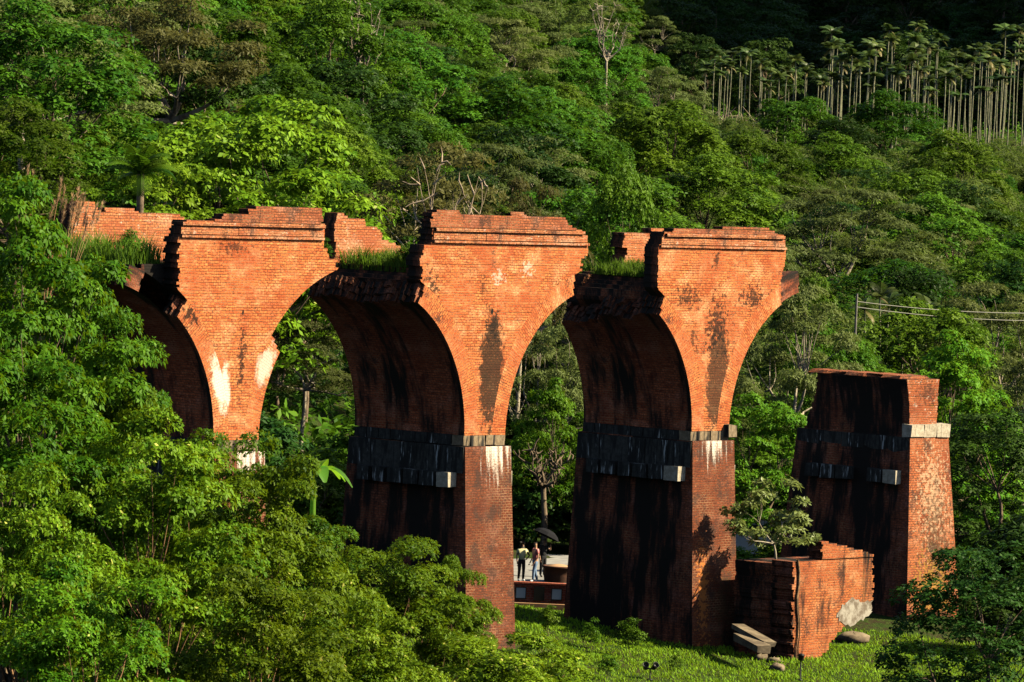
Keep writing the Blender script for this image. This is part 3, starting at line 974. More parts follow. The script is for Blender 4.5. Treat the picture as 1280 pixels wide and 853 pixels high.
def make_tree(name, seed, H, rad, leafm, barkm, npads=50, padr=1.0, whorls=40, nl=6, L=.26, W=.11, zlow=.35, shell=.5, flat=.8, tr=None, low=-.45,
              padflat=.7, droop=.35, spread=(50, 105), sides=6, rx=1.0, ry=1.0, limbs=5, inner=.25, lean=(0, 0)):
    """prototype meshes (trunk, crown) of a tree of height H and crown radius rad"""
    r = np.random.default_rng(seed)
    zb = H * zlow
    rz = (H - zb) / (1 - low * 1.0) if low < 0 else (H - zb)
    zc = H - rz
    pads = pads_in(r, npads, rad * rx - padr * .5, rad * ry - padr * .5, rz - padr * padflat * .6, zc, padr * .62, low, shell)
    pads[:, 0] += lean[0] * (pads[:, 2] / H)
    pads[:, 1] += lean[1] * (pads[:, 2] / H)
    n = len(pads)
    d = unit(r.normal(size=(n * whorls, 3)))
    fl = d[:, 2] < -.25
    d[fl, 2] *= -1
    sz = r.uniform(.7, 1.25, n)
    pr = np.repeat(sz, whorls)[:, None] * padr * np.array([1, 1, padflat])
    depth = np.where(r.random(n * whorls) < inner, r.uniform(.25, .8, n * whorls), r.uniform(.82, 1.08, n * whorls))
    P = np.repeat(pads, whorls, 0) + d * pr * depth[:, None]
    A = unit(d * .7 + np.array([0, 0, .65]) + r.normal(0, .28, d.shape))
    pv = np.clip(np.repeat(r.random(n), whorls) * .7 + r.random(n * whorls) * .3, 0, 1)
    V, Fv, var = leaves(r, P, A, nl, L, W, spread, droop, pv)
    crown = arr_mesh(name + '_crown', V, Fv, leafm, var)
    tr = tr or H * .016
    paths = tree_skeleton(r, pads, H, zb * .8 + .12 * H, tr, limbs, lean=(lean[0] * .3, lean[1] * .3), frac=.55)
    tv, tf = tubes(paths, sides)
    trunk = arr_mesh(name + '_trunk', tv, tf, barkm, smooth=True)
    return dict(name=name, H=H, rad=rad, crown=crown, trunk=trunk)


def put_tree(pt, x, y, H=None, rad=None, label='', cat='tree', group=None, rz=None, z=None, rng=random.Random(1)):
    s = (H or pt['H']) / pt['H']
    sr = (rad or pt['rad'] * s) / pt['rad']
    o = empty(pt['name'], (x, y, (gz(x, y) if z is None else z)), rng.uniform(0, 6.28) if rz is None else rz)
    o.scale = (sr, sr, s)
    link('trunk', pt['trunk'], o)
    link('crown', pt['crown'], o)
    return tag(o, label, cat, group)


def put_px(pt, px, py, Y, wpx, label, cat='tree', group=None, rz=None, minH=4.0):
    """tree whose crown top shows at (px, py) when it stands at distance Y, crown wpx wide"""
    top = at(px, py, Y)
    g = gz(top[0], top[1])
    return put_tree(pt, top[0], top[1], max(top[2] - g, minH), wpx * Y / F_PX / 2, label, cat, group, rz, g)


# prototypes ---------------------------------------------------------------------------------
near = [make_tree('broadleaf_tree', 100 + i, 11, 4.6, M['leaf_near'], M['bark_orange'], npads=92, padr=.95, whorls=140, nl=5, L=.165, W=.095, zlow=.10, shell=.42, tr=.13, limbs=7, low=-.5, padflat=.48, inner=.2, droop=.25, spread=(45, 95)) for i in range(3)]
leftp = [make_tree('broadleaf_tree', 110 + i, 15, 5.0, M['leaf_left'], M['bark'], npads=95, padr=1.05, whorls=120, nl=5, L=.22, W=.105, zlow=.10, shell=.42, tr=.2, limbs=7, droop=.5, padflat=.48, inner=.2) for i in range(2)]
bright = [make_tree('broadleaf_tree', 120 + i, 13, 5.2, M['leaf_bright'], M['bark'], npads=95, padr=1.05, whorls=60, nl=5, L=.28, W=.155, zlow=.15, shell=.5, droop=.45, tr=.18, padflat=.55, inner=.2) for i in range(2)]
mid = [make_tree('forest_tree', 130 + i, 12, 4.8, M['leaf_mid'], M['bark'], npads=72, padr=1.15, whorls=90, nl=5, L=.23, W=.13, zlow=.08, shell=.68, padflat=.72, inner=.15, droop=.25) for i in range(4)]
dark = [make_tree('dark_forest_tree', 140 + i, 12, 4.6, M['leaf_dark'], M['bark'], npads=66, padr=1.1, whorls=80, nl=5, L=.23, W=.13, zlow=.08, shell=.68, padflat=.7, inner=.15, droop=.25) for i in range(2)]  # forest trees again with darker leaves, no separate species
grey = [make_tree('feathery_tree', 150 + i, 11, 5.4, M['leaf_grey'], M['bark_pale'], npads=60, padr=1.0, whorls=75, nl=5, L=.26, W=.09, zlow=.42, shell=.5, padflat=.32, low=-.15, tr=.17, droop=.1, limbs=7) for i in range(3)]
olive = [make_tree('feathery_tree', 160 + i, 11, 5.4, M['leaf_olive'], M['bark_pale'], npads=48, padr=1.0, whorls=70, nl=5, L=.26, W=.09, zlow=.40, shell=.5, padflat=.34, low=-.15, tr=.19, droop=.1, limbs=7) for i in range(2)]
brown = [make_tree('brown_tree', 170, 9, 4.6, M['leaf_brown'], M['bark'], npads=60, padr=.95, whorls=70, nl=5, L=.24, W=.12, zlow=.15, shell=.6)]
sparse = [make_tree('slender_tree', 180 + i, 10, 3.0, M['leaf_bright'], M['bark_pale'], npads=26, padr=.8, whorls=34, nl=6, L=.28, W=.12, zlow=.3, shell=.3, tr=.11) for i in range(2)]


def make_bamboo(seed, H=11, n=26):
    r = np.random.default_rng(seed)
    paths, P, A = [], [], []
    for i in range(n):
        a = r.uniform(0, 6.28)
        b = np.array([math.cos(a), math.sin(a), 0]) * r.uniform(.1, 1.0)
        out = np.array([math.cos(a + r.normal(0, .5)), math.sin(a + r.normal(0, .5)), 0])
        h = H * r.uniform(.65, 1.05)
        t = np.linspace(0, 1, 9)
        arch = r.uniform(1.6, 3.6)
        pts = b + out * (arch * t ** 2.6)[:, None] + np.array([0, 0, 1.]) * (h * (t - .22 * t ** 5))[:, None]
        paths.append((pts, np.linspace(.05, .012, 9)))
        tt = r.uniform(.28, 1, 95)
        c = np.stack([np.interp(tt, t, pts[:, k]) for k in range(3)], 1)
        c += r.normal(0, .42, c.shape) * np.array([1, 1, .6]) * (1.15 - tt)[:, None] ** .5
        P.append(c)
        A.append(unit(r.normal(0, .5, c.shape) + np.array([0, 0, .5]) + out * .5))
    V, Fv, var = leaves(r, np.concatenate(P), np.concatenate(A), 5, .42, .075, (35, 95), .5)
    tv, tf = tubes(paths, 4)
    return dict(name='bamboo_clump', H=H, rad=3.6, crown=arr_mesh('bamboo_crown', V, Fv, M['leaf_bamboo'], var), trunk=arr_mesh('bamboo_culms', tv, tf, M['palm_trunk'], smooth=True))


bamboo = [make_bamboo(200 + i) for i in range(3)]


def frond(r, L=1.9, pairs=14, el=.7, az=0.0, drp=1.2, lw=.10, ll=.5):
    """one feather leaf: rib and leaflets, from the origin"""
    t = np.linspace(0, 1, pairs + 2)
    h = np.array([math.cos(az), math.sin(az), 0])
    a = el - drp * t ** 1.3                       # the rib bends over along its length
    st = L / (pairs + 1)
    rr = np.concatenate([[0], np.cumsum(np.cos(a[:-1]) * st)])
    zz = np.concatenate([[0], np.cumsum(np.sin(a[:-1]) * st)])
    pts = h * rr[:, None] + np.array([0, 0, 1.]) * zz[:, None]
    sd = np.array([-math.sin(az), math.cos(az), 0])
    Vs, Fs, n = [], [], 0
    tan = unit(np.gradient(pts, axis=0))
    for i in range(1, pairs + 1):
        l = ll * math.sin(math.pi * min(.95, t[i] * .8 + .18)) * r.uniform(.85, 1.1)
        for s in (-1, 1):
            tip = pts[i] + sd * s * l * .78 + tan[i] * l * .45 - np.array([0, 0, 1.]) * l * .35
            Vs += [pts[i] - tan[i] * lw * .5, pts[i] + tan[i] * lw * .5, tip + tan[i] * lw * .2, tip - tan[i] * lw * .2]
            Fs.append((n, n + 1, n + 2, n + 3))
            n += 4
    tv, tf = tubes([(pts, np.linspace(.03, .008, len(pts)))], 3)
    return np.concatenate([np.array(Vs), tv]), np.concatenate([np.array(Fs), tf + n])


def make_palm(seed, H=11.5, nf=10, L=1.35, pairs=11, lw=.13):
    r = np.random.default_rng(seed)
    t = np.linspace(0, 1, 8)
    b = r.normal(0, .4, 2)
    pts = np.stack([b[0] * np.sin(t * 2.4), b[1] * np.sin(t * 2.0), H * t - .8 * (1 - t)], 1)
    tv, tf = tubes([(pts, .085 - .025 * t)], 6)
    top = pts[-1]
    Vs, Fs, n, var = [], [], 0, []
    for i in range(nf):
        dead = i >= nf - 1 - seed % 2
        v, f = frond(r, L * r.uniform(.85, 1.1), pairs, r.uniform(.45, 1.45) if not dead else -.3, i * 2.4 + r.normal(0, .2), r.uniform(1.2, 1.9) if not dead else 1.2, lw, .62 if not dead else .3)
        Vs.append(v + top)
        Fs.append(f + n)
        n += len(v)
        var.append(np.full(len(v), .97 if dead else r.uniform(0, .75)))
    return dict(name='betel_palm', H=H, rad=1.7, crown=arr_mesh('palm_fronds', np.concatenate(Vs), np.concatenate(Fs), M['leaf_palm'], np.concatenate(var)),
                trunk=arr_mesh('palm_stem', tv, tf, M['palm_trunk'], smooth=True))


palms = [make_palm(300 + i, nf=10 + i % 3) for i in range(5)]

palm_fine = [make_palm(320 + i, nf=9 + i, L=1.45, pairs=24, lw=.05) for i in range(2)]
RG = rnd(77)
bush = [make_tree('leafy_bush', 190 + i, 3.2, 1.9, M['leaf_mid'], M['bark'], npads=34, padr=.6, whorls=46, nl=5, L=.24, W=.11, zlow=.02, shell=.4, tr=.06, padflat=.6, limbs=4) for i in range(2)]
bush_dark = [make_tree('leafy_bush', 195, 3.2, 1.9, M['leaf_dark'], M['bark'], npads=34, padr=.6, whorls=46, nl=5, L=.24, W=.11, zlow=.02, shell=.4, tr=.06, padflat=.6, limbs=4)]
BUSHES = [
        (1.0, 262, 4.0, 2.6, 'd', 'dark bush behind the people on the plaza'),
        (4.2, 261, 3.2, 2.4, 'd', 'dark bush behind the plaza, next to the third pier'),
        (15.0, 264, 4.0, 2.6, 'd', 'dark bush behind the stump'), (13.5, 258, 2.4, 1.9, 'g', 'green bush left of the stump, in front of the van'),
        (-5.2, 236, 3.2, 2.0, 'd', 'dark bush left of the second pier foot'), (-8.0, 240, 3.8, 2.4, 'g', 'green bush between the first two piers'),
        (-11.5, 244, 4.0, 2.6, 'd', 'dark bush behind the leftmost pier'), (-6.5, 250, 4.5, 2.8, 'g', 'taller green bush behind the first two piers'),
        (24.0, 250, 4.2, 2.8, 'd', 'dark bush right of the stump foot'), (21.5, 238, 3.2, 2.3, 'd', 'dark bush in front of the stump at the right'),
        (-1.0, 268, 5.0, 3.0, 'g', 'tall green bush under the arch behind the plaza'), (10.5, 250, 1.6, 1.5, 'g', 'low bush between the third pier and the stump')]
for i, (x_, y_, H_, r_, p_, l_) in enumerate(BUSHES):
    put_tree(bush_dark[0] if p_ == 'd' else bush[i % 2], x_, y_, H_, r_, l_, 'bush', rng=RG)
# foreground ---------------------------------------------------------------------------------
put_px(leftp[0], 40, 195, 178, 350, 'big leafy tree at the left edge, drooping glossy leaves over the first arch', rz=.4)
put_px(leftp[1], 30, 380, 170, 330, 'leafy tree below the big drooping tree at the left edge', rz=.9)
put_px(near[2], 150, 470, 180, 240, 'leafy tree against the dark first arch, left of the leftmost pier', rz=.2)
put_px(leftp[1], 130, 310, 186, 210, 'leafy tree reaching in front of the first dark arch, below the plume grass', rz=2.0)
put_px(near[0], 190, 505, 168, 330, 'broad leafy tree with forked pale branches below the leftmost pier', rz=1.0)
put_px(near[1], 20, 560, 160, 300, 'leafy tree in the lower left corner under the big drooping tree', rz=2.2)
put_px(near[2], 350, 560, 178, 270, 'leafy tree below the gap between the first two piers, beside the banana plant', rz=.3)
put_px(near[1], 285, 525, 184, 230, 'leafy tree hiding the foot of the leftmost pier', rz=5.3)
put_px(near[2], 575, 690, 192, 130, 'leafy tree against the lit foot of the second pier', rz=2.1)
put_px(near[0], 405, 640, 190, 200, 'leafy tree below the shaded side of the second pier, left of its foot', rz=3.6)
put_px(near[1], 500, 662, 186, 250, 'leafy tree in front of the second pier, covering its foot', rz=4.0)
put_px(near[0], 640, 785, 180, 300, 'low leafy tree along the bottom edge in front of the second pier', rz=5.0)
put_px(near[2], 330, 700, 160, 320, 'leafy tree with orange branches at the bottom edge left of centre', rz=3.0)
put_px(near[1], 440, 730, 168, 260, 'leafy tree at the bottom edge below the second pier, left of the low one', rz=1.9)
put_px(near[0], 120, 690, 152, 330, 'leafy tree at the bottom edge with pale upper leaves, left', rz=2.6)
put_px(dark[0], 1235, 665, 200, 270, 'dark bushy tree in the lower right corner in front of the stump', rz=.7)

# just behind the viaduct -----------------------------------------------------------------------
put_px(bright[0], 330, 100, 268, 330, 'large bright green tree behind the leftmost pier, big hanging leaves', rz=.3)
put_px(bright[1], 200, 175, 262, 240, 'bright leafy tree behind the ruined parapet, right of the small palm', rz=1.3)
put_px(mid[0], 60, 0, 292, 300, 'tall tree with crooked pale trunk in the upper left corner', rz=.3)
put_px(olive[0], 220, -30, 330, 300, 'tall grey green tree with long bare branches at the upper left', rz=.9)
put_px(mid[1], 20, 120, 280, 220, 'leafy tree at the left edge above the plume grass', rz=2.3)
put_px(olive[1], 560, 178, 285, 300, 'spreading olive brown tree with pale twisted branches behind the second pier', rz=.9)
put_px(olive[0], 660, 215, 280, 190, 'olive coloured feathery tree over the right shoulder of the second pier', rz=2.4)
put_px(mid[2], 790, 190, 300, 150, 'green tree behind the gap between the second and third piers', rz=.2)
put_px(grey[0], 680, 380, 268, 170, 'pale green feathery tree seen through the arch between second and third piers', rz=1.1)
put_px(bright[1], 690, 470, 262, 120, 'bright green tree at the right edge of the second pier, under the arch', rz=4.1)
put_px(grey[1], 385, 395, 266, 170, 'greyish tree seen through the arch between the first two piers', rz=2.2)
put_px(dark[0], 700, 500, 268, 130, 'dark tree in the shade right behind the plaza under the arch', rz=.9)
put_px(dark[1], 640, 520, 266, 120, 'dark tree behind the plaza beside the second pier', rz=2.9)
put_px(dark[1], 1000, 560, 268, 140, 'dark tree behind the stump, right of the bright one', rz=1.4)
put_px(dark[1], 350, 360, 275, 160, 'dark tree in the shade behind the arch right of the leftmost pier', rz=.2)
put_px(grey[2], 1000, 355, 285, 200, 'pale green tree behind the third pier, right of its arch', rz=.7)
put_px(bright[0], 960, 480, 262, 150, 'bright yellow green tree between the third pier and the stump', rz=2.9)
put_px(mid[3], 1045, 395, 300, 150, 'green tree directly behind the broken top of the stump', rz=.5)
put_px(bright[1], 1195, 410, 272, 190, 'bright leafy tree right of the stump, lit leaf tips', rz=1.5)
put_px(dark[0], 1250, 500, 262, 220, 'dark green tree filling the right edge beside the stump', rz=1.9)
put_px(mid[0], 1010, 345, 330, 120, 'round bright tree peeking over the right shoulder of the third pier', rz=1.9)

# forest on the slope -----------------------------------------------------------------------------
def where(px, yy):
    lm = ('above the ruined parapet', 'above the leftmost pier', 'left of the second pier', 'above the second pier',
          'left of the third pier', 'above the third pier', 'above the stump', 'at the right edge')
    k = 0 if px < 200 else 1 if px < 400 else 2 if px < 520 else 3 if px < 720 else 4 if px < 830 else 5 if px < 985 else 6 if px < 1180 else 7
    return ('low on the slope ' if yy < 380 else 'halfway up the slope ' if yy < 540 else 'high on the slope ') + lm[k]


cnt = 0
SLOPE = []
HIDDEN = {
    1, 3, 13, 24, 25, 28, 30, 34, 37, 41, 43, 45, 61, 64, 65, 70, 73, 77, 78, 79, 81, 90, 95, 98, 103, 104, 106, 107, 108, 112, 114, 115, 124, 126, 129, 133, 134, 141, 142,
    143, 148, 151, 152, 160, 161, 170, 171, 179, 180, 181, 182, 189, 190, 191, 192, 193, 195, 200, 201, 202, 209, 210, 211, 212, 218, 219, 220, 221, 222, 223, 230, 231, 232,
    233, 241, 242, 243, 244, 245, 251, 252, 253, 254, 255, 262, 263, 264, 265, 266, 272, 273, 274, 275, 276, 283, 284, 285, 286, 287, 294, 295, 296, 297, 305, 306, 307, 308,
    314, 315, 316, 317, 318, 325, 326, 327, 328, 329, 335, 336, 337, 338, 339, 340, 343, 344, 345, 346, 350, 351, 352, 353, 354, 357, 358, 359, 360, 361, 364, 365, 366, 367,
    368, 369, 372, 373, 374, 375, 376, 377, 379, 380, 381, 382, 383, 384, 386, 387, 388, 389, 390, 391, 393, 394, 395, 396, 397, 398, 399, 400, 401, 410, 411, 412, 413, 414,
    415, 416, 417, 418, 426, 427, 428, 429, 430, 431, 432, 433, 434, 443, 444, 445, 446, 447, 448, 449, 450, 451, 452, 453, 461, 462, 463, 464, 465, 466, 467, 468, 469, 470,
    471, 479, 480, 481, 482, 483, 484, 485, 486, 487, 488, 489, 490, 491, 497, 498, 499, 500, 501, 502, 503, 504, 505, 506, 507, 508, 509, 510, 517, 518, 519, 520, 521, 522,
    523, 524, 525, 526, 527, 528, 529, 537, 538, 539, 540, 541, 542, 543, 544, 545, 546, 547, 548, 549, 555, 556, 557, 558, 559, 560, 561, 562, 563, 564, 565, 566, 567, 568,
    569, 570, 574, 575, 576, 577, 578, 579, 580, 581, 582, 583, 584, 585, 586, 587, 588, 589, 590, 591, 592, 595, 596, 597, 598, 599, 600, 601, 602, 603, 604, 605, 606, 607,
    608, 609, 610, 611, 612, 613, 614, 615, 616, 617, 618, 619, 620, 621, 622, 623, 624, 625, 626, 627, 628, 629, 630, 631, 632, 633, 634, 635, 636, 637, 638, 639, 640, 641,
    642, 643, 644, 645, 646, 647, 648, 649, 650, 651, 652, 653, 654, 655, 656, 657, 658, 659, 660}        # trees of the slope that nothing in view shows
for row in range(60):
    y = 292 + row * 6.0 + (row * .06) ** 2 * 20
    if y > 930:
        break
    sp = 6.2 + y * .0085
    if y > 715:
        sp = 8.5
    half = y * .0965 + 6
    x = -half + RG.uniform(0, sp)
    while x < half:
        xx, yy = x + RG.uniform(-.35, .35) * sp, y + RG.uniform(-.4, .4) * 6
        px = px_of(xx, yy)
        x += sp * RG.uniform(.85, 1.25)
        if 620 < yy < 715 and px > 840:        # the palm grove
            continue
        if yy < 330 and RG.random() < .35:
            continue
        zone = 'left' if px < 430 else 'centre' if px < 850 else 'right'
        q = RG.random()
        if px > 830 and yy > 715:  # only dark leaves here, painting in the shade behind the palms
            pt = RG.choice(dark)
        elif zone == 'right':
            pt = RG.choice(bamboo) if q < .42 else RG.choice(mid) if q < .75 else RG.choice(dark) if q < .85 else RG.choice(grey)
        elif zone == 'centre':
            if yy < 480:
                pt = RG.choice(mid) if q < .72 else RG.choice(grey) if q < .84 else RG.choice(dark)
            else:
                pt = RG.choice(grey) if q < .45 else RG.choice(mid) if q < .8 else RG.choice(dark) if q < .92 else RG.choice(bamboo)
        else:
            pt = RG.choice(mid) if q < .55 else RG.choice(bright) if q < .75 else RG.choice(grey) if q < .9 else RG.choice(dark)
        isb = pt['name'] == 'bamboo_clump'
        H = RG.triangular(6.0, 14.5, 9) if not isb else RG.uniform(8, 12)
        kind = {'bamboo_clump': 'feathery bamboo clump', 'feathery_tree': 'flat topped grey green tree', 'broadleaf_tree': 'bright large leaved tree'}.get(pt['name'], 'dark green round tree' if pt in dark else 'green forest tree')
        wh = where(px, yy)
        rad_, rz_ = H * RG.uniform(.40, .58), RG.uniform(0, 6.28)
        cnt += 1
        if cnt in HIDDEN:
            continue
        o = put_tree(pt, xx, yy, H, rad_, kind + ' ' + wh, 'bamboo' if isb else 'tree', kind + 's ' + wh, rz=rz_)
        SLOPE.append((cnt, o.name))
print('slope trees', cnt)
put_px(brown[0], 1145, 172, 612, 95, 'dark brown domed tree below the palm grove', rz=.1)

# palm grove ---------------------------------------------------------------------------------------
for i in range(94):
    Y = RG.uniform(636, 722)
    px = RG.uniform(1015, 1278)
    x = (px - 640) / F_PX * Y
    H = RG.uniform(9.5, 14)
    pt = palms[i % 5]
    s = H / pt['H']
    o = empty('betel_palm', (x, Y, gz(x, Y)), RG.uniform(0, 6.28))
    o.scale = (s * RG.uniform(.95, 1.2),) * 2 + (s,)
    link('trunk', pt['trunk'], o)
    link('crown', pt['crown'], o)
    wh_ = ('front row' if Y < 662 else 'middle rows' if Y < 695 else 'back rows') + ' of the dense palm grove, ' + ('left part' if px < 1105 else 'middle part' if px < 1195 else 'right end')
    tag(o, 'slender betel palm in the ' + wh_, 'palm', 'betel palms in the ' + wh_)
for i in range(30):
    Y = RG.uniform(635, 700)
    px = RG.uniform(848, 1020)
    x = (px - 640) / F_PX * Y
    H = RG.uniform(8.5, 11.5)
    pt = palms[i % 5]
    s = H / pt['H']
    o = empty('betel_palm', (x, Y, gz(x, Y)), RG.uniform(0, 6.28))
    o.scale = (s * RG.uniform(.95, 1.2),) * 2 + (s,)
    link('trunk', pt['trunk'], o)
    link('crown', pt['crown'], o)
    wh_ = ('left end' if px < 905 else 'middle' if px < 965 else 'right end') + ' of the thin palm row beside the grove'
    tag(o, 'slender betel palm at the ' + wh_, 'palm', 'betel palms at the ' + wh_)

# undergrowth that covers the slope between the trees ---------------------------------------------
r = np.random.default_rng(901)
n = 52000
yy = 262 + (r.random(n) ** 1.1) * 560
xx = r.uniform(-1, 1, n) * (yy * .098 + 4)
keep = ~((yy < 300) & (np.abs(xx - 4) < 9) & (yy < 264))
xx, yy = xx[keep], yy[keep]
hh = ground(xx, yy) + r.random(len(xx)) ** 2 * 1.6
V, Fv, var = leaves(r, np.stack([xx, yy, hh], 1), unit(r.normal(0, .45, (len(xx), 3)) + np.array([0, -.2, 1.])), 4, .62, .30, (40, 100), .3)
tag(link('undergrowth', arr_mesh('undergrowth', V, Fv, M['leaf_mid'], var)), 'low green undergrowth covering the forest slope', 'undergrowth', kind='stuff')

n = 26000
yy = r.uniform(100, 206, n)
xx = -r.uniform(-.02, 1.0, n) * (yy * .098 + 3)
kp = xx < .5 - (yy - 190) * .12
xx, yy = xx[kp], yy[kp]
hh = ground(xx, yy) + r.random(len(xx)) ** 2 * 1.8
V, Fv, var = leaves(r, np.stack([xx, yy, hh], 1), unit(r.normal(0, .45, (len(xx), 3)) + np.array([0, -.1, 1.])), 5, .36, .16, (40, 100), .3)
tag(link('undergrowth', arr_mesh('undergrowth_near', V, Fv, M['leaf_dark'], var)), 'low green undergrowth beneath the foreground trees at the left', 'undergrowth', kind='stuff')  # dark leaf colour supplies the shade seen through canopy gaps

# lawn ------------------------------------------------------------------------------------------------
n = 95000
gx_, gy_ = r.uniform(-6, 22, n), r.uniform(203, 243, n)
O3, O2, O4 = P2 + S * B, P2, P2 + 2 * S * B + .8 * B
ok = np.ones(n, bool)
for O in (O2, O3, O4):
    du = (gx_ - O[0]) * B[0] + (gy_ - O[1]) * B[1]
    dw = (gx_ - O[0]) * T[0] + (gy_ - O[1]) * T[1]
    ok &= ~((np.abs(du) < 1.6) & (dw > -.9) & (dw < 6.4))
ok &= gy_ < 241.3
P = np.stack([gx_, gy_, ground(gx_, gy_) - .02], 1)[ok]
g = grass_tuft('lawn_grass', P, .16, 'bright green rough grass on the lawn round the piers', M['grass'], 905, width=.022, lean=.7)

# small weeds and saplings on the lawn ------------------------------------------------------------------
weed = [make_tree('sapling', 400 + i, 1.6, .55, M['leaf_mid'], M['bark'], npads=16, padr=.22, whorls=14, nl=5, L=.13, W=.055, zlow=.12, shell=.2, tr=.018, padflat=.7, limbs=4, sides=4) for i in range(2)]
for i, (px, py, Y, Hh, lab) in enumerate([
        (684, 775, 226, 1.5, 'small leafy sapling on the lawn in front of the low plaque wall'),
        (738, 790, 224, 1.3, 'small leafy sapling on the lawn left of the third pier'),
        (785, 800, 222, 1.8, 'taller leafy sapling on the lawn by the foot of the third pier'),
        (660, 800, 220, 1.2, 'small weed bush beside the foot of the second pier'),
        (760, 830, 214, 1.2, 'low weed bush at the bottom edge of the lawn'),
        (845, 818, 226, .9, 'low weed bush at the foot of the third pier'),
        (715, 825, 213, 1.3, 'low weed bush at the bottom edge right of the second pier')]):
    p = on_ground(px, py + 22)
    put_tree(weed[i % 2], p[0], p[1], Hh, None, lab, 'sapling', rng=RG)

# plaza behind the piers -----------------------------------------------------------------------------------
PZ = 2.70
mb = MB()
mb.hexa([(-9, 241.9, 0), (10, 241.9, 0), (10, 259, 0), (-9, 259, 0), (-9, 241.9, PZ), (10, 241.9, PZ), (10, 259, PZ), (-9, 259, PZ)], 0)
tag(mb.build('plaza_paving', [M['pave']]), kind='structure')
M['wall'] = brick_mat('brick_low_wall', 20, algae=.1, c1=(.50, .11, .05), c2=(.36, .07, .035), mortar=(.3, .2, .15))
M['plaque'] = simple_mat('plaque', (.62, .66, .64), .4)
M['dark_panel'] = simple_mat('dark_panel', (.02, .018, .016), .4)
M['curb'] = simple_mat('curb_stone', (.45, .27, .15), .85, (.36, .2, .1), 2.0)
w = empty('low_plaque_wall', (1.0, 241.5, gz(1, 241.5)))
tag(w, 'low brick wall with white plaques behind the lawn, between second and third piers', 'wall')
mb = MB()
mb.hexa([(-5, 0, -.4), (5, 0, -.4), (5, .3, -.4), (-5, .3, -.4), (-5, 0, .98), (5, 0, .98), (5, .3, .98), (-5, .3, .98)], 0)
mb.build('wall_body', [M['wall']], w)
mb = MB()
mb.hexa([(-5, -.05, .98), (5, -.05, .98), (5, .36, .98), (-5, .36, .98), (-5, -.05, 1.05), (5, -.05, 1.05), (5, .36, 1.05), (-5, .36, 1.05)], 0)
mb.build('coping', [M['wall']], w)
mb = MB()
mb.hexa([(-5, -.28, -.4), (5, -.28, -.4), (5, -.004, -.4), (-5, -.004, -.4), (-5, -.28, .16), (5, -.28, .16), (5, -.004, .16), (-5, -.004, .16)], 0)
mb.build('curb', [M['curb']], w)
for px, m_, wd, hg in ((651, 'plaque', .40, .44), (696, 'plaque', .40, .44), (674, 'dark_panel', .46, .60)):
    x = at(px, 740, 241.5)[0] - 1.0
    mb = MB()
    mb.box((x, -.02, .58), (wd, .05, hg))
    q = mb.build('plaque' if m_ == 'plaque' else 'dark_panel', [M[m_]], w)
    if m_ == 'plaque':
        fr = MB()
        for dx, dz, sx, sz in ((0, hg / 2 + .02, wd + .08, .04), (0, -hg / 2 - .02, wd + .08, .04), (wd / 2 + .02, 0, .04, hg), (-wd / 2 - .02, 0, .04, hg)):
            fr.box((x + dx, -.03, .58 + dz), (sx, .06, sz))
        fr.build('plaque_frame', [M['dark_panel']], q)


def lathe(prof_, sides=20):
    n = len(prof_)
    a = np.arange(sides) * 2 * math.pi / sides
    V = np.concatenate([np.stack([r_ * np.cos(a), r_ * np.sin(a), np.full(sides, z_)], 1) for r_, z_ in prof_])
    F_ = []
    for i in range(n - 1):
        for j in range(sides):
            F_.append((i * sides + j, i * sides + (j + 1) % sides, (i + 1) * sides + (j + 1) % sides, (i + 1) * sides + j))
    return V, np.array(F_)


pp = at(698, 726, 243.2)
pl = empty('round_planter', (pp[0], pp[1], PZ))
tag(pl, 'round brick planter standing on the plaza behind the low wall', 'planter')
M['planter'] = simple_mat('planter', (.10, .045, .028), .8, (.06, .03, .02), 4.0)
v, f = lathe([(.62, 0), (.66, .3), (.68, .62), (.74, .62), (.74, .70), (.60, .70), (.60, .60), (.01, .60)])
link('bowl', arr_mesh('bowl', v, f, M['planter'], smooth=False), pl)
v, f = lathe([(.59, .60), (.45, .70), (.2, .76), (.01, .78)])
link('earth', arr_mesh('earth', v, f, M['curb'], smooth=True), pl)

# people ------------------------------------------------------------------------------------------------------
M['skin'] = simple_mat('skin', (.42, .24, .15), .6)
M['hair'] = simple_mat('hair', (.02, .016, .014), .5)


def skin_mesh(name, joints, edges, mat, parent, root=0):
    """one continuous surface grown round a jointed skeleton"""
    me = bpy.data.meshes.new(name)
    me.from_pydata([j[0] for j in joints], edges, [])
    o = link(name, me, parent)
    me.materials.append(mat)
    md = o.modifiers.new('Skin', 'SKIN')
    md.use_smooth_shade = True
    for i, j in enumerate(joints):
        sv = me.skin_vertices[0].data[i]
        rr = j[1] if isinstance(j[1], tuple) else (j[1], j[1])
        sv.radius = rr
        sv.use_root = (i == root)
    sb = o.modifiers.new('Subdivision', 'SUBSURF')
    sb.levels = sb.render_levels = 1
    return o


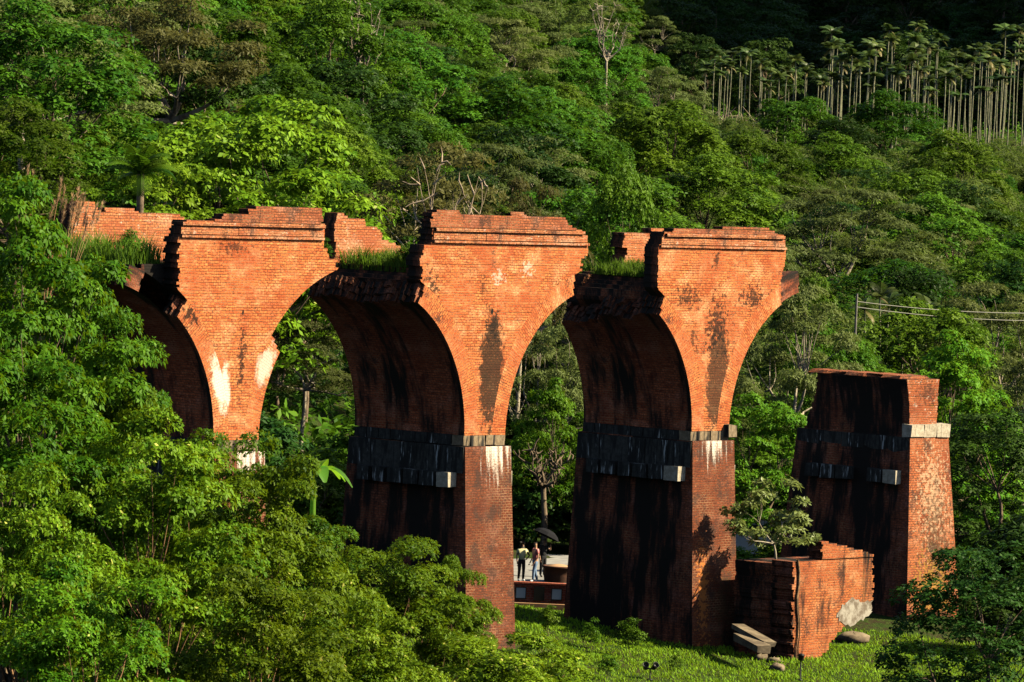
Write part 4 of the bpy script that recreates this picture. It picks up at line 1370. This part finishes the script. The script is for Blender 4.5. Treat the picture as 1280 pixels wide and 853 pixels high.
def person(loc, rz, label, top, bottom, pose, h=1.68, hair_long=False, shoe=(.7, .7, .7)):
    """pose: dict of joint positions (x right, y towards the back, z up) in units of the standing height"""
    root = empty('person', loc, rz)
    tag(root, label, 'person', 'visitors on the plaza')
    k = h
    J = {'pelvis': (0, 0, .53), 'waist': (0, 0, .60), 'chest': (0, -.005, .72), 'neck0': (0, 0, .815), 'neck': (0, -.005, .86), 'head': (0, -.02, .93), 'crown': (0, -.015, .985),
         'shl': (-.105, 0, .80), 'shr': (.105, 0, .80), 'ell': (-.14, .01, .63), 'elr': (.14, .01, .63), 'wrl': (-.135, -.04, .49), 'wrr': (.135, -.04, .49),
         'hal': (-.13, -.055, .43), 'har': (.13, -.055, .43),
         'hpl': (-.052, 0, .50), 'hpr': (.052, 0, .50), 'knl': (-.058, -.01, .28), 'knr': (.058, -.01, .28), 'anl': (-.06, .01, .045), 'anr': (.06, .01, .045), 'tol': (-.065, -.085, .018), 'tor': (.065, -.085, .018)}
    J.update(pose)
    Rr = {'pelvis': (.085, .062), 'waist': (.075, .055), 'chest': (.092, .062), 'neck0': (.045, .04), 'neck': .030, 'head': (.046, .056), 'crown': (.034, .04), 'shl': .034, 'shr': .034, 'ell': .023, 'elr': .023,
          'wrl': .016, 'wrr': .016, 'hal': .018, 'har': .018, 'hpl': .050, 'hpr': .050, 'knl': .033, 'knr': .033, 'anl': .021, 'anr': .021, 'tol': .018, 'tor': .018}
    E_ = [('pelvis', 'waist'), ('waist', 'chest'), ('chest', 'neck0'), ('neck0', 'neck'), ('neck', 'head'), ('head', 'crown'), ('chest', 'shl'), ('chest', 'shr'), ('shl', 'ell'), ('ell', 'wrl'), ('wrl', 'hal'),
          ('shr', 'elr'), ('elr', 'wrr'), ('wrr', 'har'), ('pelvis', 'hpl'), ('pelvis', 'hpr'), ('hpl', 'knl'), ('knl', 'anl'), ('anl', 'tol'), ('hpr', 'knr'), ('knr', 'anr'), ('anr', 'tor')]

    def sub(names, mat, name, grow=0.0, adj=None):
        P_ = {n_: J[n_] for n_ in names}
        P_.update(adj or {})
        nm = list(P_)
        js = []
        for n_ in nm:
            rr = Rr.get(n_, .03)
            rr = rr if isinstance(rr, tuple) else (rr, rr)
            js.append((tuple(c * k for c in P_[n_]), tuple((c + grow) * k for c in rr)))
        ed = [(nm.index(a), nm.index(b)) for a, b in E_ if a in nm and b in nm]
        return skin_mesh(name, js, ed, mat, root)
    sub(list(J), M['skin'], 'body')
    lerp = lambda a, b, t: tuple(x * (1 - t) + y * t for x, y in zip(J[a], J[b]))
    sub(['pelvis', 'waist', 'chest', 'neck0', 'shl', 'shr', 'ell', 'elr'], top, 'shirt', .014, {'ell': lerp('shl', 'ell', .62), 'elr': lerp('shr', 'elr', .62), 'neck0': (0, 0, .80), 'pelvis': (0, 0, .515)})
    sub(['waist', 'pelvis', 'hpl', 'hpr', 'knl', 'knr', 'anl', 'anr'], bottom, 'trousers', .012, {'waist': (0, 0, .60)})
    sm = simple_mat('shoe', shoe, .6)
    for s_, a_, t_ in (('l', 'anl', 'tol'), ('r', 'anr', 'tor')):
        sub([a_, t_], sm, 'shoe', .010)
    hd = J['head']
    js = [((hd[0] * k, (hd[1] + .012) * k, (hd[2] + .012) * k), (.056 * k, .062 * k)), ((hd[0] * k, (hd[1] + .008) * k, (hd[2] + .055) * k), (.044 * k, .05 * k))]
    ed = [(0, 1)]
    if hair_long:
        js.append(((hd[0] * k, (hd[1] + .045) * k, (hd[2] - .075) * k), (.042 * k, .022 * k)))
        ed.append((0, 2))
    skin_mesh('hair', js, ed, M['hair'], root)
    for s_ in (-1, 1):      # eyes, nose and ears
        v_, f_ = lathe([(.001, -.006), (.006, -.003), (.007, 0), (.006, .003), (.001, .006)], 8)
        me = arr_mesh('eye', v_ * k + np.array([(hd[0] + s_ * .018) * k, (hd[1] - .050) * k, (hd[2] + .004) * k]), f_, M['hair'])
        link('eye', me, root)
    for ha, wr in (('hal', 'wrl'), ('har', 'wrr')):
        d = unit(np.array(J[ha]) - np.array(J[wr]))
        js, ed = [(tuple(np.array(J[ha]) * k), .014 * k)], []
        sd = unit(np.cross(d, np.array([1., .2, .1])))
        for q in range(5):
            ang = (q - 2) * .22 if q else -.75
            e1 = np.array(J[ha]) + (d * math.cos(ang) + sd * math.sin(ang)) * (.030 if q else .022)
            e2 = e1 + (d * math.cos(ang * .8) + sd * math.sin(ang * .8)) * (.022 + .003 * (q in (2, 3))) + np.array([0, -.004, 0])
            i0 = len(js)
            js += [(tuple(e1 * k), .0052 * k), (tuple(e2 * k), .0042 * k)]
            ed += [(0, i0), (i0, i0 + 1)]
        skin_mesh('fingers', js, ed, M['skin'], root)
    return root


yellow = simple_mat('shirt_yellow', (.66, .62, .34), .8)
pm = NT('shirt_pink_striped')
pco = pm.n('ShaderNodeTexCoord').outputs['Object']
wv = pm.n('ShaderNodeTexWave', bands_direction='Z')
wv.inputs['Scale'].default_value = 9.0
pm.l(pco, wv.inputs['Vector'])
pm.l(pm.mix(wv.outputs['Fac'], (.50, .07, .07), (.62, .30, .28)), pm.bsdf.inputs['Base Color'])
jeans = simple_mat('jeans_blue', (.12, .19, .32), .85, (.20, .28, .42), 6.0)
black_cloth = simple_mat('cloth_black', (.018, .018, .02), .85)
pw = at(651, 727, 242.6)
person((pw[0], pw[1], PZ), math.radians(20), 'person in yellow shirt and black trousers, hand on hip, behind the low wall', yellow, black_cloth,
       {'elr': (.215, .02, .665), 'wrr': (.125, -.03, .575), 'har': (.085, -.05, .555), 'anl': (-.07, .0, .045), 'tol': (-.085, -.08, .018)}, 1.70, True)
pw = at(668, 728, 242.5)
person((pw[0], pw[1], PZ), math.radians(-65), 'person in pink striped shirt and blue jeans standing behind the low wall', pm.mat, jeans,
       {'anl': (-.06, .10, .045), 'tol': (-.065, .015, .018), 'knl': (-.058, .03, .28), 'anr': (.06, -.07, .045), 'tor': (.065, -.165, .018), 'knr': (.058, -.06, .285),
        'wrl': (-.12, -.07, .50), 'hal': (-.11, -.10, .45), 'wrr': (.12, -.08, .50), 'har': (.11, -.11, .45)}, 1.76)
pw = at(678, 716, 245.5)
person((pw[0], pw[1], PZ), math.radians(40), 'person in dark clothes holding the black umbrella, behind the striped shirt', black_cloth, black_cloth,
       {'elr': (.15, -.10, .70), 'wrr': (.10, -.16, .80), 'har': (.095, -.17, .85)}, 1.68, shoe=(.1, .1, .1))
UM = pw


def umbrella(loc, tilt, label, mat, rad=.55):
    o = empty('umbrella', loc)
    o.rotation_euler = tilt
    tag(o, label, 'umbrella')
    n = 8
    V, F_ = [(0, 0, .30)], []
    rings = [(.45, .26), (.8, .14), (1.0, -.02)]
    for rr, zz in rings:
        for i in range(n * 3):
            a = i * 2 * math.pi / (n * 3)
            dip = 1 - .06 * (i % 3 != 0) * rr
            V.append((rad * rr * dip * math.cos(a), rad * rr * dip * math.sin(a), zz * rad * 1.6))
    m_ = n * 3
    V[0] = (0, 0, .30 * rad * 1.6)
    quads = [(0, 1 + i, 1 + (i + 1) % m_, 0) for i in range(m_)]
    mb_ = MB()
    for i in range(m_):
        j = (i + 1) % m_
        mb_.face([V[0], V[1 + i], V[1 + j]])
        for q in range(2):
            b0, b1 = 1 + q * m_, 1 + (q + 1) * m_
            mb_.face([V[b0 + i], V[b1 + i], V[b1 + j], V[b0 + j]])
    mb_.build('canopy', [mat], o)
    v, f = tubes([(np.array([(0, 0, -.55), (0, 0, .1), (0, 0, .58 * rad)]), np.array([.010, .009, .006]))], 6)
    link('shaft', arr_mesh('umbrella_shaft', v, f, M['dark_panel']), o)
    v, f = tubes([(np.array([(0, 0, -.55), (0, 0, -.62), (.03, 0, -.66), (.06, 0, -.63)]), np.array([.014] * 4))], 6)
    link('handle', arr_mesh('umbrella_handle', v, f, M['dark_panel']), o)
    return o


umb_black = simple_mat('umbrella_black', (.015, .015, .018), .9, spec=.05)
umb_white = simple_mat('umbrella_white', (.7, .7, .7), .6)
pu = at(683, 670, 245.3)
umbrella(tuple(pu), (math.radians(-8), math.radians(24), 0), 'open black umbrella held up on the plaza between second and third piers', umb_black, .62)

# parked van half hidden behind the sapling ------------------------------------------------------------------
vx = at(938, 690, 263)
van = empty('parked_van', (vx[0], vx[1], gz(vx[0], vx[1])), math.radians(150))
tag(van, 'white van parked behind the sapling, between the third pier and the stump', 'van')
vw = simple_mat('van_paint', (.62, .66, .70), .25, spec=.5)
vg = simple_mat('van_glass', (.03, .04, .05), .08, spec=.6)
vt = simple_mat('van_tyre', (.02, .02, .02), .8)
side = [(-2.1, .35), (2.0, .35), (2.15, .6), (2.1, .95), (1.55, 1.12), (.95, 1.80), (.6, 1.92), (-2.0, 1.95), (-2.12, 1.7), (-2.15, .6)]
mb = MB()
for i in range(len(side)):
    a, b = side[i], side[(i + 1) % len(side)]
    ia, ib = (.80 if a[1] > 1.2 else .86), (.80 if b[1] > 1.2 else .86)
    mb.face([(a[0], -ia, a[1]), (b[0], -ib, b[1]), (b[0], ib, b[1]), (a[0], ia, a[1])])
for s_ in (-1, 1):
    mb.face([(p_[0], s_ * (.80 if p_[1] > 1.2 else .86), p_[1]) for p_ in (side if s_ < 0 else side[::-1])])
mb.build('body', [vw], van)
mb = MB()
mb.face([(1.50, -.72, 1.20), (1.50, .72, 1.20), (1.02, .68, 1.74), (1.02, -.68, 1.74)])
mb.v = [(x + .02, y, z + .02) for x, y, z in mb.v]
mb.build('windscreen', [vg], van)
for s_ in (-1, 1):
    for xa, xb, xt in ((.35, 1.35, .90), (-.75, .25, .25), (-1.9, -.85, -.85)):
        mb = MB()
        y_ = s_ * .845
        mb.face([(xa, y_, 1.18), (xb, y_, 1.18), (xt, s_ * .815, 1.72), (xa, s_ * .815, 1.72)])
        mb.build('window', [vg], van)
    for xw in (-1.35, 1.35):
        v, f = lathe([(.01, -.10), (.20, -.11), (.33, -.09), (.34, 0), (.33, .09), (.20, .11), (.01, .10)], 18)
        wv_ = np.stack([v[:, 0] + xw, v[:, 2] + s_ * .80, v[:, 1] + .34], 1)
        link('wheel', arr_mesh('wheel', wv_, f, vt, smooth=True), van)

# fallen block of the vault with a sapling on it -----------------------------------------------------------------
FW = -4.65
o4 = P2 + 2 * S * B
fb = empty('fallen_brick_block', (o4[0], o4[1], ZS), YAW)
tag(fb, 'fallen block of brick vault lying in front of the stump, sapling on top', 'brick block')
Q = lambda px, py: uz(3, px, py, FW)
rg = rnd(31)
zt, zl = Q(1031, 711)[1], Q(992, 701)[1]
zb0 = Q(990, 832)[1] - .3
Lf = prof([Q(990, 840), Q(992, 702)])
Rf = prof([Q(1018, 838), Q(1024, 826), Q(1046, 792), Q(1091, 752), Q(1091, 690)])
mb = MB()
wall_rows(mb, rg, zb0, zl, Lf, Rf, FW, FW + 1.1, -1e9, -1e9, jit=.13)
Lt = prof([Q(1030, 712), Q(1027, 677)])
Rt = prof([Q(1091, 712), Q(1091, 693), Q(1050, 682), Q(1032, 677)])
wall_rows(mb, rg, zl, Q(1030, 677)[1], Lt, Rt, FW + .01, FW + .7, -1e9, -1e9, jit=.14)
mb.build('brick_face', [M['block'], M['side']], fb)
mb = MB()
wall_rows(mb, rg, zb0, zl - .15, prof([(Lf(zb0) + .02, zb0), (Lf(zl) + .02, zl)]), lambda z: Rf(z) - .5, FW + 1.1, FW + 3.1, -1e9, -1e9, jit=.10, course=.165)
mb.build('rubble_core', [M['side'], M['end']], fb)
mb = MB()
pts = [Q(*p_) for p_ in ((1045, 768), (1052, 757), (1062, 748), (1076, 751), (1090, 752), (1089, 766), (1076, 776), (1060, 783), (1050, 779))]
pq = []
for i in range(len(pts)):
    a, b = np.array(pts[i]), np.array(pts[(i + 1) % len(pts)])
    for q in range(4):
        pq.append(tuple(a + (b - a) * q / 4 + np.array([rg.uniform(-.09, .09), rg.uniform(-.09, .09)])))
pts = pq
mb.face([(u_, FW - .02, z_) for u_, z_ in pts])
for i in range(len(pts)):
    a, b = pts[i], pts[(i + 1) % len(pts)]
    mb.face([(a[0], FW - .02, a[1]), (a[0], FW + .03, a[1]), (b[0], FW + .03, b[1]), (b[0], FW - .02, b[1])])
mb.build('plaster_patch', [M['plaster']], fb)
root_pts = np.array([(Lf(z_) + .25 + .08 * math.sin(z_ * 3), FW - .06, z_) for z_ in np.linspace(zl + .05, zb0 + .5, 9)])
v, f = tubes([(root_pts, np.linspace(.06, .03, 9)), (root_pts[2:] + np.array([.18, .01, 0]) * np.linspace(.2, 1, 7)[:, None], np.linspace(.04, .02, 7))], 5)
link('hanging_root', arr_mesh('hanging_root', v, f, M['bark_orange'], smooth=True), fb)
sap = make_tree('young_tree', 430, 3.8, 2.3, leaf_mat('leaf_sapling', (.12, .175, .04), (.20, .26, .07), (.34, .34, .16), .3, (.3, .36, .08), spec=.2), M['bark_pale'], npads=26, padr=.40, whorls=20, nl=6, L=.25, W=.11, zlow=.08, shell=.5, tr=.06, limbs=6, low=-.3, padflat=.55)
q0 = Q(988, 704)
sw = np.array([o4[0] + q0[0] * B[0] + (FW + 1.3) * T[0] + .5 * B[0], o4[1] + q0[0] * B[1] + (FW + 1.3) * T[1] + .5 * B[1]])
put_tree(sap, sw[0], sw[1], 3.7, 2.3, 'young pale leaved tree growing on the fallen brick block', 'tree', None, 1.0, ZS + zl - .1)

# fallen slabs and boulders between the third pier and the block
M['slab'] = simple_mat('fallen_slab', (.22, .17, .11), .9, (.12, .09, .06), 2.0, .4)
for i, (pa, pb, th, lab) in enumerate([((922, 783), (962, 806), .22, 'long fallen stone slab leaning beside the foot of the third pier, upper of two'),
                                       ((924, 796), (955, 812), .30, 'long fallen stone slab beside the foot of the third pier, lower of two')]):
    A_, B_ = at(*pa, 231.6 - i * .8), at(*pb, 229.2 - i * .8)
    for P_ in (A_, B_):
        P_[2] = max(P_[2], gz(P_[0], P_[1]) + .1)
    d = B_ - A_
    mb = MB()
    L_ = np.linalg.norm(d)
    mb.box((0, 0, 0), (L_, .55, th), 0, .03, rg)
    o = mb.build('stone_slab', [M['slab']])
    o.location = tuple((A_ + B_) / 2)
    o.rotation_euler = (0, -math.asin(d[2] / L_), math.atan2(d[1], d[0]))
    tag(o, lab, 'stone slab', 'fallen slabs')


def boulder(px, py, Y, rad, mat, label, seed):
    r_ = np.random.default_rng(seed)
    v, f = lathe([(.01, -.6), (.6, -.5), (.95, -.1), (.9, .35), (.55, .62), (.01, .7)], 9)
    v = v * (1 + r_.normal(0, .2, (len(v), 1))) * rad * np.array([1.3, .9, .75])
    p_ = on_ground(px, py)
    o = link('boulder', arr_mesh('boulder', v, f, mat))
    o.location = (p_[0], p_[1], gz(p_[0], p_[1]) + rad * .2)
    o.rotation_euler = (0, 0, seed)
    tag(o, label, 'boulder', 'fallen rubble')


boulder(1066, 803, 231, .55, M['slab'], 'rounded orange boulder under the raised end of the fallen block', 3)
boulder(972, 838, 231, .38, M['slab'], 'grey brown rubble stone at the right foot of the third pier', 5)
boulder(952, 825, 229, .30, M['slab'], 'small rubble stone between the third pier and the fallen block', 7)
boulder(968, 828, 229, .26, M['slab'], 'smallest rubble stone left of the fallen block', 9)

# lamps on the lawn ----------------------------------------------------------------------------------------------
lm = simple_mat('lamp_black', (.012, .012, .012), .4)
p_ = on_ground(812, 851)
sp = empty('ground_spotlight', (p_[0], p_[1], gz(p_[0], p_[1])), .3)
tag(sp, 'black double spotlight standing in the grass below the third pier', 'spotlight')
v, f = lathe([(.01, 0), (.14, 0), (.14, .04), (.03, .05), (.03, .45), (.01, .45)], 10)
link('stand', arr_mesh('stand', v, f, lm), sp)
for s_ in (-1, 1):
    v, f = lathe([(.01, -.14), (.09, -.14), (.11, .05), (.14, .14), (.12, .14), (.10, .06), (.01, .05)], 12)
    me = arr_mesh('lamp_head', v, f, lm)
    o = link('lamp_head', me, sp)
    o.location = (s_ * .19, 0, .55)
    o.rotation_euler = (math.radians(50), s_ * .3, 0)
mb = MB()
mb.box((0, 0, .46), (.46, .06, .05))
mb.build('crossbar', [lm], sp)
p_ = on_ground(1000, 851)
sp = empty('garden_lamp', (p_[0], p_[1], gz(p_[0], p_[1])))
tag(sp, 'slim black garden lamp post at the bottom edge below the fallen block', 'lamp')
v, f = lathe([(.01, 0), (.10, 0), (.10, .03), (.035, .05), (.03, .80), (.01, .80)], 10)
link('post', arr_mesh('post', v, f, lm), sp)
v, f = lathe([(.01, .80), (.10, .80), (.12, .84), (.12, .98), (.16, 1.0), (.10, 1.08), (.01, 1.10)], 12)
link('lantern', arr_mesh('lantern', v, f, lm), sp)

# banana plant between the first two piers -----------------------------------------------------------------------
p_ = at(392, 598, 203)
bn = empty('banana_plant', (p_[0], p_[1], gz(p_[0], p_[1])))
tag(bn, 'banana plant with wide bright green leaves beside the leftmost pier', 'banana plant')
bh = at(392, 592, 203)[2] - bn.location.z
v, f = tubes([(np.array([(0, 0, -.3), (.05, 0, bh * .5), (0, .05, bh)]), np.array([.17, .14, .09]))], 8)
link('stem', arr_mesh('stem', v, f, M['leaf_fan'], np.full(len(v), .5), smooth=True), bn)
r = np.random.default_rng(44)
for i in range(9):
    az = i * 2.4 + .3
    t = np.linspace(0, 1, 9)
    el = r.uniform(.5, 1.2)
    L_ = r.uniform(1.3, 1.8)
    h_ = np.array([math.cos(az), math.sin(az), 0])
    c_ = h_ * (L_ * t * math.cos(el))[:, None] + np.array([0, 0, 1.]) * (L_ * (math.sin(el) * t - .75 * t ** 2.2) + bh)[:, None]
    wd = .30 * np.sin(np.pi * np.clip(t * .9 + .06, 0, 1)) ** .7
    sd = np.array([-math.sin(az), math.cos(az), 0])
    a_ = c_ + sd * wd[:, None] + np.array([0, 0, .10]) * (wd / .3)[:, None]
    b_ = c_ - sd * wd[:, None] + np.array([0, 0, .10]) * (wd / .3)[:, None]
    V = np.concatenate([a_, c_, b_])
    k_ = np.arange(8)
    F_ = np.concatenate([np.stack([k_, k_ + 1, k_ + 10, k_ + 9], 1), np.stack([k_ + 9, k_ + 10, k_ + 19, k_ + 18], 1)])
    link('leaf', arr_mesh('banana_leaf', V, F_, M['leaf_fan'], np.full(27, r.random()), smooth=True), bn)

# small palm above the ruined parapet --------------------------------------------------------------------------
p_ = at(176, 218, 246)
pb = empty('feather_palm', (p_[0], p_[1], gz(p_[0], p_[1])))
tag(pb, 'small palm with drooping fronds just above the ruined parapet', 'palm')
ph_ = p_[2] - pb.location.z
v, f = tubes([(np.array([(0, 0, -.4), (.1, 0, ph_ * .5), (0, 0, ph_)]), np.array([.20, .17, .16]))], 8)
link('trunk', arr_mesh('trunk', v, f, M['bark'], smooth=True), pb)
r = np.random.default_rng(45)
for i in range(16):
    v, f = frond(r, r.uniform(1.7, 2.1), 18, r.uniform(.1, 1.45), i * 2.4, r.uniform(1.2, 2.0), .085, .70)
    link('frond', arr_mesh('frond', v + np.array([0, 0, ph_]), f, M['leaf_mid'], np.full(len(v), r.uniform(.3, 1.0))), pb)

# plume grass on the ruined deck at the left -----------------------------------------------------------------------
r = np.random.default_rng(46)
for i, (px, py, lab) in enumerate([(22, 200, 'tall tawny plume grass at the left edge above the big tree'), (58, 218, 'tawny plume grass left of the ruined parapet, middle clump'),
                                   (82, 232, 'tawny plume grass bending beside the end of the ruined parapet')]):
    tip = at(px, py, 200)
    bz = gz(tip[0], tip[1])
    zt_ = tip[2] - bz
    o = empty('plume_grass', (tip[0], tip[1], bz))
    tag(o, lab, 'plume grass', 'plume grass clumps')
    paths, Vs, Fs, nn = [], [], [], 0
    for j in range(7):
        a = r.uniform(-.3, 1.3)
        t = np.linspace(0, 1, 8)
        ln = r.uniform(.4, 1.7)
        pts = np.stack([ln * t ** 5 * math.cos(a), .4 * ln * t ** 5 * math.sin(a), zt_ * r.uniform(.93, 1.03) * (t - .03 * t ** 4)], 1)
        paths.append((pts, np.linspace(.02, .008, 8)))
        e = pts[-1]
        d_ = unit(pts[-1] - pts[-3])
        for q in range(90):
            s_ = r.random()
            b_ = e - d_ * (1 - s_) * .8
            k_ = unit(d_ + r.normal(0, .35, 3)) * .22
            sd = unit(np.cross(k_, r.normal(size=3))) * .012
            Vs += [b_ - sd, b_ + sd, b_ + k_]
            Fs.append((nn, nn + 1, nn + 2))
            nn += 3
    v, f = tubes(paths, 4)
    link('stalks', arr_mesh('stalks', v, f, M['plume'], np.zeros(len(v))), o)
    link('plumes', arr_mesh('plumes', np.array(Vs), np.array(Fs), M['plume'], np.repeat(r.random(len(Fs)), 3)), o)

# bare and half bare trees on the slope -----------------------------------------------------------------------------
def bare_tree(px, ptop, Y, wpx, label, seed, mat, rise=None):
    r_ = np.random.default_rng(seed)
    top = at(px, ptop, Y)
    g_ = gz(top[0], top[1])
    H = max(top[2] - g_, 5)
    rad = wpx * Y / F_PX / 2
    pads = pads_in(r_, 16, rad, rad, H * .17, H * .83, rad * .2, -.4, .6)
    paths = tree_skeleton(r_, pads, H, H * .62, .16, 6, wob=.35)
    extra = []
    for pts, rd in paths[1:]:
        for q in range(3):
            b_ = pts[r_.integers(1, len(pts))]
            d_ = unit(r_.normal(size=3) + np.array([0, 0, .8]))
            l_ = rad * r_.uniform(.2, .45)
            extra.append((np.array([b_, b_ + d_ * l_ * .5 + r_.normal(0, .06, 3), b_ + d_ * l_]), np.array([.05, .035, .015])))
    v, f = tubes(paths + extra, 5)
    o = empty('bare_tree', (top[0], top[1], g_))
    tag(o, label, 'bare tree')
    link('trunk', arr_mesh('trunk', v, f, mat, smooth=True), o)
    return o


bare_tree(935, 138, 600, 110, 'leafless pale branched tree in front of the thin palm row', 51, M['dead'])
bare_tree(457, -4, 400, 60, 'half bare tree with a white trunk near the top edge above the second pier', 52, M['bark_pale'])
bare_tree(762, -12, 560, 60, 'bare pale tree at the top edge above the third pier', 54, M['bark_pale'])
bare_tree(560, 196, 281, 120, 'twisted pale dead branches in the olive tree behind the second pier', 55, M['dead'])
bare_tree(680, 590, 259.5, 80, 'bare crooked dark tree in the shade under the arch behind the plaza', 56, M['bark'])
bare_tree(384, 372, 274, 60, 'thin bare tree in the shade under the first arch', 57, M['bark'])

# betel palms and cables low on the right slope -----------------------------------------------------------------------
for i, (px, yt, yb, Y, lab) in enumerate([(1092, 372, 412, 322, 'betel palm low on the right slope, tallest of the group by the cables'), (1113, 382, 414, 326, 'betel palm right of the tallest one by the cables'),
                                          (1140, 390, 430, 318, 'short betel palm under the cables, right of the pair'), (1152, 384, 425, 330, 'betel palm at the right end of the group by the cables'),
                                          (1072, 388, 420, 334, 'betel palm at the left end of the group by the cables')]):
    x = at(px, yb, Y)[0]
    g_ = gz(x, Y)
    H = at(px, yt, Y)[2] - g_
    pt = palm_fine[i % 2]
    o = empty('betel_palm', (x, Y, g_), i * 1.3)
    o.scale = (.85, .85, H / pt['H'])
    link('trunk', pt['trunk'], o)
    link('crown', pt['crown'], o)
    tag(o, lab, 'palm')
M['cable'] = simple_mat('cable', (.5, .48, .42), .6)
pc_ = simple_mat('pole_concrete', (.18, .17, .15), .9, (.12, .11, .10), 3.0)
tp_ = at(1071, 374, 312)
up_ = empty('utility_pole', (tp_[0], tp_[1], gz(tp_[0], tp_[1])))
tag(up_, 'thin concrete utility pole among the trees above the stump', 'utility pole')
ph2 = tp_[2] - up_.location.z + .3
v, f = tubes([(np.array([(0, 0, -.5), (0, 0, ph2 * .5), (0, 0, ph2)]), np.array([.11, .09, .06]))], 8)
link('post', arr_mesh('pole_post', v, f, pc_, smooth=True), up_)
M['cable'] = simple_mat('cable', (.30, .29, .25), .6)
for (pa, pb, lab) in [((1071, 377), (1340, 391), 'pale overhead cable crossing the right slope from the pole, upper one'), ((1071, 384), (1340, 401), 'pale overhead cable crossing the right slope from the pole, lower one')]:
    A_, B_ = at(*pa, 312), at(*pb, 318)
    t = np.linspace(0, 1, 20)
    pts = A_ + (B_ - A_) * t[:, None] - np.array([0, 0, 1.]) * (.25 * 4 * t * (1 - t))[:, None]
    v, f = tubes([(pts, np.full(20, .022))], 6)
    tag(link('overhead_cable', arr_mesh('overhead_cable', v, f, M['cable'], smooth=True)), lab, 'cable', 'overhead cables')

# weeds rooted on the broken decks and parapets
for i, (k, u_, w_, z_, Hh, lab) in enumerate([
        (0, -4.2, 2.0, 6.5, 1.5, 'leafy weed bush on the deck left of the leftmost pier'), (0, 5.0, .5, 6.85, .9, 'small weed on the right broken edge of the leftmost pier'),
        (1, -2.6, 2.2, 6.5, 1.1, 'leafy weed in the deck grass of the second pier, left one'), (1, -1.0, 3.4, 6.5, 1.3, 'leafy weed in the deck grass of the second pier, right one'),
        (1, .55, .1, 8.6, .7, 'small weed rooted in the parapet top of the second pier'), (2, -1.2, 2.4, 6.4, 1.0, 'leafy weed in the deck grass of the third pier')]):
    q_ = to_world(k, u_, w_, z_)
    put_tree(weed[i % 2], q_[0], q_[1], Hh, Hh * .42, lab, 'weed', None, i * 1.1, q_[2])
